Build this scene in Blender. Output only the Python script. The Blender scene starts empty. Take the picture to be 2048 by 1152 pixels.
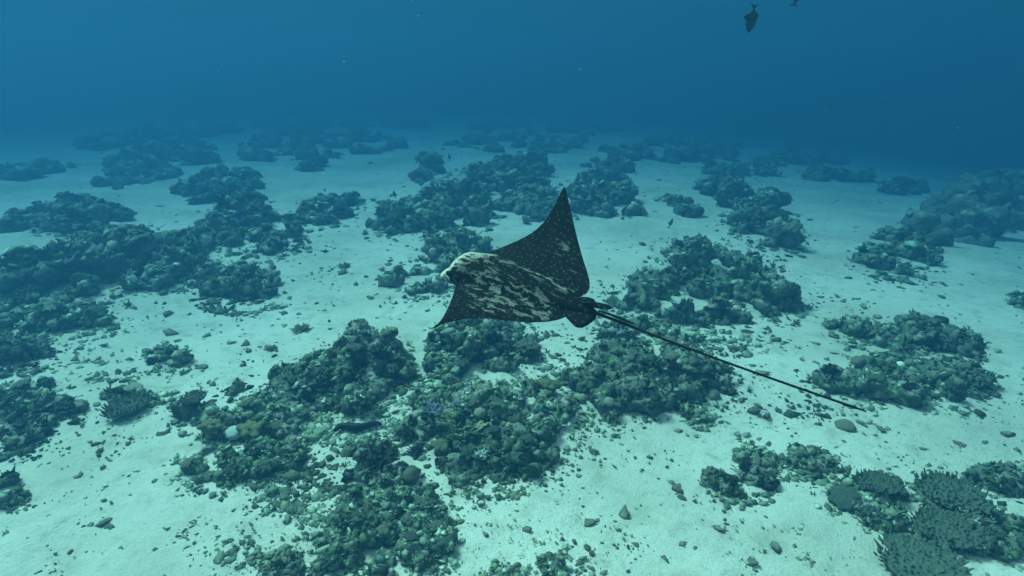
import bpy, bmesh, math, random
import numpy as np
from mathutils import Vector, Matrix
from mathutils.bvhtree import BVHTree

random.seed(7)
RNG = np.random.default_rng(7)
SC = bpy.context.scene
COL = SC.collection

# ------------------------------------------------------------------ camera, light, exposure
CAM_H, PITCH, FPX = 3.5, math.radians(20.5), 1220.0      # FPX: focal length in pixels of a 2048 wide frame
cam = bpy.data.cameras.new('camera')
cam.sensor_width = 36.0
cam.lens = 36.0 * FPX / 2048.0
cam.clip_start, cam.clip_end = 0.05, 400.0
cam_ob = bpy.data.objects.new('camera', cam)
COL.objects.link(cam_ob)
cam_ob.location = (0, 0, CAM_H)
cam_ob.rotation_euler = (math.pi / 2 - PITCH, 0, 0)
SC.camera = cam_ob

SUN_EL, SUN_AZ = math.radians(55), math.radians(-56)      # azimuth from +Y (ahead) towards +X; the light comes from ahead left
SUN_DIR = Vector((math.sin(SUN_AZ) * math.cos(SUN_EL), math.cos(SUN_AZ) * math.cos(SUN_EL), math.sin(SUN_EL)))
sun = bpy.data.lights.new('sun', 'SUN')
sun.energy = 5.0
sun.angle = math.radians(16)
sun.color = (0.60, 1.0, 0.80)
sun_ob = bpy.data.objects.new('sun', sun)
COL.objects.link(sun_ob)
sun_ob.rotation_euler = SUN_DIR.to_track_quat('Z', 'Y').to_euler()

# the light under water: dim blue round the horizon, pale from the surface overhead
world = bpy.data.worlds.new('World')
SC.world = world
world.use_nodes = True
wn = world.node_tree.nodes
wl = world.node_tree.links
wn.clear()
w_out = wn.new('ShaderNodeOutputWorld')
w_bg = wn.new('ShaderNodeBackground')
w_tc = wn.new('ShaderNodeTexCoord')
w_sep = wn.new('ShaderNodeSeparateXYZ')
w_ramp = wn.new('ShaderNodeValToRGB')
wl.new(w_tc.outputs['Generated'], w_sep.inputs[0])
wl.new(w_sep.outputs['Z'], w_ramp.inputs[0])
cr = w_ramp.color_ramp
cr.elements[0].position, cr.elements[0].color = 0.0, (0.004, 0.045, 0.10, 1)
cr.elements[1].position, cr.elements[1].color = 1.0, (0.46, 0.80, 0.67, 1)
e = cr.elements.new(0.35)
e.color = (0.03, 0.17, 0.24, 1)
w_bg.inputs['Strength'].default_value = 1.15
wl.new(w_ramp.outputs[0], w_bg.inputs[0])
wl.new(w_bg.outputs[0], w_out.inputs[0])

SC.view_settings.view_transform = 'Standard'
SC.view_settings.look = 'None'
SC.view_settings.exposure = 0.52
SC.view_settings.gamma = 1.0
SC.view_settings.use_curve_mapping = False
SC.render.engine = 'CYCLES'
SC.cycles.use_denoising = True
SC.cycles.max_bounces = 4
SC.cycles.diffuse_bounces = 2
SC.cycles.glossy_bounces = 1
SC.cycles.volume_bounces = 2
SC.cycles.caustics_reflective = False
SC.cycles.caustics_refractive = False

HAZE_DENSITY = 0.132
HAZE_COLOR = (0.018, 0.080, 0.152)
HAZE_ABSORB = (0.06, 0.25, 0.385)
HAZE_G = 0.38

# ------------------------------------------------------------------ helpers
C_POS = np.array([0, 0, CAM_H])
C_FW = np.array([0, math.cos(PITCH), -math.sin(PITCH)])
C_UP = np.array([0, math.sin(PITCH), math.cos(PITCH)])
C_RT = np.array([1.0, 0, 0])


def pix_dir(x, y):
    d = C_RT * ((x - 1024) / FPX) + C_FW + C_UP * ((576 - y) / FPX)
    return d / np.linalg.norm(d)


def pix_at(x, y, dist):
    """the point seen at a pixel of the photograph, dist metres ahead of the lens"""
    return C_POS + (C_RT * ((x - 1024) / FPX) + C_FW + C_UP * ((576 - y) / FPX)) * dist


def _hash3(ix, iy, iz, seed=0):
    h = (ix.astype(np.int64) * 374761393 + iy.astype(np.int64) * 668265263 + iz.astype(np.int64) * 2147483647 + seed * 1274126177) & 0xFFFFFFFF
    h = ((h ^ (h >> 13)) * 1274126177) & 0xFFFFFFFF
    h = ((h ^ (h >> 16)) * 2246822519) & 0xFFFFFFFF
    return (h ^ (h >> 15)) & 0xFFFFFFFF


def vnoise(p, seed=0):
    """smooth value noise, about -1..1"""
    i = np.floor(p)
    f = p - i
    u = f * f * f * (f * (f * 6 - 15) + 10)
    i = i.astype(np.int64)
    r = np.zeros(len(p))
    for dx in (0, 1):
        wx = u[:, 0] if dx else 1 - u[:, 0]
        for dy in (0, 1):
            wy = u[:, 1] if dy else 1 - u[:, 1]
            for dz in (0, 1):
                wz = u[:, 2] if dz else 1 - u[:, 2]
                r += wx * wy * wz * (_hash3(i[:, 0] + dx, i[:, 1] + dy, i[:, 2] + dz, seed) / 4294967295.0)
    return r * 2 - 1


def fbm(p, octaves=4, seed=0, gain=0.5):
    r = np.zeros(len(p))
    a, s = 1.0, 1.0
    for o in range(octaves):
        r += a * vnoise(p * s + 17.3 * o, seed + o)
        a *= gain
        s *= 2.03
    return r


def worley(p, seed=0):
    """distance to the nearest feature point"""
    i = np.floor(p).astype(np.int64)
    best = np.full(len(p), 9.0)
    for dx in (-1, 0, 1):
        for dy in (-1, 0, 1):
            for dz in (-1, 0, 1):
                cx, cy, cz = i[:, 0] + dx, i[:, 1] + dy, i[:, 2] + dz
                fx = cx + _hash3(cx, cy, cz, seed) / 4294967295.0
                fy = cy + _hash3(cx, cy, cz, seed + 11) / 4294967295.0
                fz = cz + _hash3(cx, cy, cz, seed + 23) / 4294967295.0
                d = (p[:, 0] - fx) ** 2 + (p[:, 1] - fy) ** 2 + (p[:, 2] - fz) ** 2
                best = np.minimum(best, d)
    return np.sqrt(best)


def ground_z(x, y):
    """height of the sea floor: gentle swells, falling away to the right"""
    x = np.asarray(x, float)
    y = np.asarray(y, float)
    p = np.stack([x, y, np.zeros_like(x)], -1).reshape(-1, 3)
    z = 0.10 * vnoise(p * 0.22, 3) + 0.05 * vnoise(p * 0.6, 4)
    z = z.reshape(x.shape)
    return z - 0.055 * np.logaddexp(0, (x - 3.0) / 1.5) * 1.5 - 0.045 * np.logaddexp(0, (x - 10.0) / 3.0) * 3.0 - 0.040 * np.maximum(y - 6, 0)


def pix_ground_many(x, y):
    """points of the sea floor seen at pixels of the photograph"""
    x, y = np.asarray(x, float), np.asarray(y, float)
    d = C_RT * ((x - 1024) / FPX)[:, None] + C_FW + C_UP * ((576 - y) / FPX)[:, None]
    d /= np.linalg.norm(d, axis=1, keepdims=True)
    t = CAM_H / np.maximum(-d[:, 2], .02)
    for _ in range(14):
        q = C_POS + d * t[:, None]
        t = np.clip(t + (q[:, 2] - ground_z(q[:, 0], q[:, 1])) / np.maximum(-d[:, 2], .05) * .75, .5, 75.0)
    q = C_POS + d * t[:, None]
    q[:, 2] = ground_z(q[:, 0], q[:, 1])
    return q


def pix_ground(x, y):
    return pix_ground_many([x], [y])[0]


def tag(o, label=None, cat=None, group=None, kind=None):
    if label: o['label'] = label
    if cat: o['category'] = cat
    if group: o['group'] = group
    if kind: o['kind'] = kind
    return o


def mesh_from(name, v, f):
    m = bpy.data.meshes.new(name)
    m.from_pydata([tuple(a) for a in v], [], [tuple(a) for a in f])
    m.update()
    return m


def mesh_np(name, v, tris):
    """a triangle mesh from arrays, fast"""
    m = bpy.data.meshes.new(name)
    m.vertices.add(len(v))
    m.vertices.foreach_set('co', np.asarray(v, np.float32).ravel())
    n = len(tris)
    m.loops.add(n * 3)
    m.loops.foreach_set('vertex_index', np.asarray(tris, np.int32).ravel())
    m.polygons.add(n)
    m.polygons.foreach_set('loop_start', np.arange(0, n * 3, 3, dtype=np.int32))
    m.update(calc_edges=True)
    m.validate()
    return m


def link(name, mesh, mat=None, parent=None, smooth=True):
    o = bpy.data.objects.new(name, mesh)
    COL.objects.link(o)
    if mat is not None and len(mesh.materials) == 0:
        mesh.materials.append(mat)
    if smooth:
        mesh.polygons.foreach_set('use_smooth', np.ones(len(mesh.polygons), bool))
    if parent is not None:
        o.parent = parent
    return o


def co_of(m):
    a = np.empty(len(m.vertices) * 3, np.float32)
    m.vertices.foreach_get('co', a)
    return a.reshape(-1, 3).astype(float)


def no_of(m):
    a = np.empty(len(m.vertices) * 3, np.float32)
    m.vertex_normals.foreach_get('vector', a)
    return a.reshape(-1, 3).astype(float)


def set_co(m, v):
    m.vertices.foreach_set('co', np.asarray(v, np.float32).ravel())
    m.update()


def remesh(v, f, voxel):
    """one watertight skin round overlapping pieces"""
    m = mesh_from('tmp', v, f)
    o = bpy.data.objects.new('tmp', m)
    COL.objects.link(o)
    md = o.modifiers.new('r', 'REMESH')
    md.mode = 'VOXEL'
    md.voxel_size = voxel
    dg = bpy.context.evaluated_depsgraph_get()
    out = bpy.data.meshes.new_from_object(o.evaluated_get(dg))
    bpy.data.objects.remove(o)
    bpy.data.meshes.remove(m)
    return out


def ico(sub):
    bm = bmesh.new()
    bmesh.ops.create_icosphere(bm, subdivisions=sub, radius=1.0)
    v = np.array([a.co[:] for a in bm.verts])
    f = np.array([[b.index for b in a.verts] for a in bm.faces])
    bm.free()
    return v, f


ICO1, ICO2, ICO3 = ico(1), ico(2), ico(3)


def join(parts):
    vs, fs, n = [], [], 0
    for v, f in parts:
        vs.append(np.asarray(v))
        fs += [tuple(int(i) + n for i in a) for a in f]
        n += len(v)
    return np.concatenate(vs), fs


def tube(pts, rad, k=6, cap=True):
    """a tapered tube along points"""
    pts = np.asarray(pts, float)
    n = len(pts)
    vs, fs = [], []
    t0 = pts[1] - pts[0]
    a = np.cross(t0, [0.31, 0.47, 0.82])
    a /= np.linalg.norm(a)
    for i in range(n):
        t = pts[min(i + 1, n - 1)] - pts[max(i - 1, 0)]
        t /= np.linalg.norm(t)
        a = a - t * (a @ t)
        a /= np.linalg.norm(a)
        b = np.cross(t, a)
        for j in range(k):
            q = 2 * math.pi * j / k
            vs.append(pts[i] + rad[i] * (a * math.cos(q) + b * math.sin(q)))
    for i in range(n - 1):
        for j in range(k):
            j2 = (j + 1) % k
            fs.append((i * k + j, i * k + j2, (i + 1) * k + j2, (i + 1) * k + j))
    if cap:
        fs.append(tuple(range(k - 1, -1, -1)))
        fs.append(tuple(range((n - 1) * k, n * k)))
    return np.array(vs), fs


# ------------------------------------------------------------------ materials
def new_mat(name, rough=0.9, spec=0.1):
    m = bpy.data.materials.new(name)
    m.use_nodes = True
    nt = m.node_tree
    b = nt.nodes['Principled BSDF']
    b.inputs['Roughness'].default_value = rough
    b.inputs['Specular IOR Level'].default_value = spec
    return m, nt, b


def node(nt, kind, **kw):
    n = nt.nodes.new(kind)
    for k, v in kw.items():
        if k in n.inputs.keys() if hasattr(n.inputs, 'keys') else False:
            n.inputs[k].default_value = v
        else:
            setattr(n, k, v)
    return n


def noise_node(nt, vec, scale, detail=4, rough=0.6):
    n = nt.nodes.new('ShaderNodeTexNoise')
    n.inputs['Scale'].default_value = scale
    n.inputs['Detail'].default_value = detail
    n.inputs['Roughness'].default_value = rough
    nt.links.new(vec, n.inputs['Vector'])
    return n.outputs['Fac']


def ramp(nt, fac, stops, mode='LINEAR'):
    n = nt.nodes.new('ShaderNodeValToRGB')
    n.color_ramp.interpolation = mode
    el = n.color_ramp.elements
    while len(el) < len(stops):
        el.new(0.5)
    for e_, (p, c) in zip(el, stops):
        e_.position = p
        e_.color = (*c, 1) if len(c) == 3 else c
    nt.links.new(fac, n.inputs[0])
    return n.outputs[0]


def mixc(nt, fac, a, b, mode='MIX'):
    n = nt.nodes.new('ShaderNodeMix')
    n.data_type = 'RGBA'
    n.blend_type = mode
    for sock, val in ((n.inputs[0], fac), (n.inputs[6], a), (n.inputs[7], b)):
        if isinstance(val, (int, float)):
            sock.default_value = val
        elif isinstance(val, tuple):
            sock.default_value = (*val, 1)
        else:
            nt.links.new(val, sock)
    return n.outputs[2]


def bump(nt, height, bsdf, strength=0.5, dist=0.02):
    n = nt.nodes.new('ShaderNodeBump')
    n.inputs['Strength'].default_value = strength
    n.inputs['Distance'].default_value = dist
    nt.links.new(height, n.inputs['Height'])
    nt.links.new(n.outputs[0], bsdf.inputs['Normal'])


def world_pos(nt):
    return nt.nodes.new('ShaderNodeNewGeometry').outputs['Position']


def mat_sand():
    m, nt, b = new_mat('pale_coral_sand')
    p = world_pos(nt)
    big = noise_node(nt, p, 0.45, 4, 0.55)
    mid = noise_node(nt, p, 3.2, 5, 0.65)
    fine = noise_node(nt, p, 38.0, 3, 0.7)
    c = ramp(nt, big, [(0.3, (0.53, 0.52, 0.44)), (0.62, (0.73, 0.71, 0.63))])
    turf = ramp(nt, mid, [(0.52, (0, 0, 0)), (0.72, (1, 1, 1))])
    tm = nt.nodes.new('ShaderNodeMath'); tm.operation = 'MULTIPLY'; tm.inputs[1].default_value = 0.6
    nt.links.new(turf, tm.inputs[0])
    c = mixc(nt, tm.outputs[0], c, (0.34, 0.34, 0.26))
    speck = ramp(nt, fine, [(0.60, (0, 0, 0)), (0.72, (1, 1, 1))])
    sm = nt.nodes.new('ShaderNodeMath'); sm.operation = 'MULTIPLY'; sm.inputs[1].default_value = 0.62
    nt.links.new(speck, sm.inputs[0])
    c = mixc(nt, sm.outputs[0], c, (0.26, 0.26, 0.20))
    stain = ramp(nt, noise_node(nt, p, 9.0, 6, 0.72), [(0.53, (0, 0, 0)), (0.66, (1, 1, 1))])
    sx = nt.nodes.new('ShaderNodeMath'); sx.operation = 'MULTIPLY'
    nt.links.new(stain, sx.inputs[0])
    nt.links.new(ramp(nt, noise_node(nt, p, 0.8, 3, 0.5), [(0.40, (.08, .08, .08)), (0.62, (.6, .6, .6))]), sx.inputs[1])
    c = mixc(nt, sx.outputs[0], c, (0.33, 0.34, 0.27))
    nt.links.new(c, b.inputs['Base Color'])
    h = nt.nodes.new('ShaderNodeMath'); h.operation = 'ADD'
    nt.links.new(noise_node(nt, p, 14, 5, 0.7), h.inputs[0])
    nt.links.new(fine, h.inputs[1])
    bump(nt, h.outputs[0], b, 0.55, 0.03)
    return m


def mat_reef(name, lo, mid, hi, seed=0.0):
    """dead coral rock under a crust of algae, sediment and small corals"""
    m, nt, b = new_mat(name)
    p = world_pos(nt)
    ad = nt.nodes.new('ShaderNodeVectorMath'); ad.operation = 'ADD'; ad.inputs[1].default_value = (seed, seed * 2, 0)
    nt.links.new(p, ad.inputs[0])
    p = ad.outputs[0]
    n1 = noise_node(nt, p, 1.6, 6, 0.65)
    n2 = noise_node(nt, p, 13.0, 5, 0.7)
    c = ramp(nt, n1, [(0.30, lo), (0.50, mid), (0.68, hi)])
    c2 = ramp(nt, n2, [(0.36, lo), (0.52, mid), (0.66, hi)])
    c = mixc(nt, 0.5, c, c2)
    sep = nt.nodes.new('ShaderNodeSeparateXYZ')
    nt.links.new(nt.nodes.new('ShaderNodeNewGeometry').outputs['Normal'], sep.inputs[0])
    flat = ramp(nt, sep.outputs['Z'], [(0.62, (0, 0, 0)), (0.90, (1, 1, 1))])
    sed = ramp(nt, noise_node(nt, p, 2.6, 4, 0.6), [(0.50, (0, 0, 0)), (0.62, (1, 1, 1))])
    sd = nt.nodes.new('ShaderNodeMath'); sd.operation = 'MULTIPLY'
    nt.links.new(flat, sd.inputs[0]); nt.links.new(sed, sd.inputs[1])
    c = mixc(nt, sd.outputs[0], c, (0.52, 0.51, 0.43))       # sand lying on the level spots
    v = nt.nodes.new('ShaderNodeTexVoronoi')
    v.inputs['Scale'].default_value = 17
    nt.links.new(p, v.inputs['Vector'])
    pale = ramp(nt, v.outputs['Distance'], [(0.10, (1, 1, 1)), (0.30, (0, 0, 0))])
    n3 = ramp(nt, noise_node(nt, p, 5.0, 2, 0.5), [(0.55, (0, 0, 0)), (0.66, (1, 1, 1))])
    mu = nt.nodes.new('ShaderNodeMath'); mu.operation = 'MULTIPLY'
    nt.links.new(pale, mu.inputs[0]); nt.links.new(n3, mu.inputs[1])
    c = mixc(nt, mu.outputs[0], c, (0.42, 0.41, 0.31))
    g = ramp(nt, noise_node(nt, p, 1.7, 3, 0.5), [(0.60, (0, 0, 0)), (0.72, (1, 1, 1))])
    gm = nt.nodes.new('ShaderNodeMath'); gm.operation = 'MULTIPLY'; gm.inputs[1].default_value = 0.5
    nt.links.new(g, gm.inputs[0])
    c = mixc(nt, gm.outputs[0], c, (0.17, 0.21, 0.10))
    nt.links.new(c, b.inputs['Base Color'])
    bump(nt, noise_node(nt, p, 26.0, 5, 0.75), b, 1.0, 0.05)
    return m


def mat_tint(name):
    """crust colonies: each colony has its own colour, stored on its vertices"""
    m, nt, b = new_mat(name)
    a = nt.nodes.new('ShaderNodeAttribute')
    a.attribute_name = 'tint'
    p = world_pos(nt)
    n2 = noise_node(nt, p, 40.0, 3, 0.7)
    k = ramp(nt, n2, [(0.3, (0.55, 0.55, 0.55)), (0.7, (1.25, 1.25, 1.2))])
    c = mixc(nt, 1.0, a.outputs['Color'], k, 'MULTIPLY')
    nt.links.new(c, b.inputs['Base Color'])
    bump(nt, noise_node(nt, p, 55.0, 3, 0.7), b, 0.6, 0.015)
    return m


def mat_coral(name, lo, hi, scale=45, tips=None):
    m, nt, b = new_mat(name, 0.85)
    tc = nt.nodes.new('ShaderNodeTexCoord')
    p = tc.outputs['Object']
    n1 = noise_node(nt, p, scale * 0.4, 4, 0.7)
    c = ramp(nt, n1, [(0.32, lo), (0.68, hi)])
    info = nt.nodes.new('ShaderNodeObjectInfo')
    k = ramp(nt, info.outputs['Random'], [(0.0, (0.75, 0.78, 0.80)), (1.0, (1.2, 1.15, 1.05))])
    c = mixc(nt, 1.0, c, k, 'MULTIPLY')
    nt.links.new(c, b.inputs['Base Color'])
    v = nt.nodes.new('ShaderNodeTexVoronoi')
    v.inputs['Scale'].default_value = scale
    nt.links.new(p, v.inputs['Vector'])
    bump(nt, v.outputs['Distance'], b, 0.6, 0.012)
    return m


M_SAND = mat_sand()
M_REEF = [mat_reef('reef_rock_grey', (0.050, 0.075, 0.060), (0.180, 0.235, 0.185), (0.37, 0.42, 0.34), 0.0),
          mat_reef('reef_rock_green', (0.050, 0.078, 0.056), (0.172, 0.235, 0.170), (0.35, 0.41, 0.31), 13.0),
          mat_reef('reef_rock_brown', (0.055, 0.072, 0.060), (0.195, 0.235, 0.185), (0.40, 0.43, 0.35), 29.0)]
M_TINT = mat_tint('crust_colonies')
M_RUBBLE = mat_reef('coral_rubble', (0.09, 0.10, 0.08), (0.24, 0.245, 0.19), (0.42, 0.41, 0.33), 7.0)
CM = {
    'bushy': mat_coral('bushy_coral_skin', (0.045, 0.065, 0.055), (0.150, 0.195, 0.160)),
    'dark': mat_coral('dark_coral_skin', (0.018, 0.026, 0.026), (0.06, 0.075, 0.065)),
    'pale': mat_coral('pale_coral_skin', (0.34, 0.35, 0.25), (0.58, 0.58, 0.44)),
    'white': mat_coral('bleached_coral_skin', (0.45, 0.52, 0.52), (0.75, 0.80, 0.78)),
    'lilac': mat_coral('lilac_coral_skin', (0.20, 0.22, 0.27), (0.37, 0.39, 0.45)),
    'green': mat_coral('green_coral_skin', (0.13, 0.155, 0.085), (0.25, 0.275, 0.155)),
    'tan': mat_coral('tan_coral_skin', (0.12, 0.135, 0.10), (0.26, 0.28, 0.215)),
}

# ------------------------------------------------------------------ the sea floor
def sea_floor():
    ys = np.concatenate([np.linspace(-14, 1, 24), 1 + np.geomspace(0.02, 81, 340)])
    n = 340
    t = np.linspace(-1, 1, n)
    X, Y = [], []
    for y in ys:
        w = 7 + 0.93 * max(y, 0)
        X.append(t * w)
        Y.append(np.full(n, y))
    X, Y = np.array(X), np.array(Y)
    Z = ground_z(X, Y)
    p = np.stack([X, Y, Z * 0], -1).reshape(-1, 3)
    fine = 0.018 * fbm(p * 2.1, 4, 31) + 0.010 * fbm(p * 9.0, 3, 37)
    rip = np.sin((p[:, 0] * 0.45 + p[:, 1]) * 9 + 2.5 * vnoise(p * 1.3, 40)) * 0.008 * np.clip(vnoise(p * 0.5, 41) + 0.3, 0, 1)
    Z = Z + (fine + rip).reshape(Z.shape)
    v = np.stack([X, Y, Z], -1).reshape(-1, 3)
    r, c = np.meshgrid(np.arange(len(ys) - 1), np.arange(n - 1), indexing='ij')
    a = (r * n + c).ravel()
    tri = np.concatenate([np.stack([a, a + 1, a + n + 1], -1), np.stack([a, a + n + 1, a + n], -1)])
    o = link('sea_floor', mesh_np('sea_floor', v, tri), M_SAND)
    tag(o, kind='structure')


sea_floor()

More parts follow.
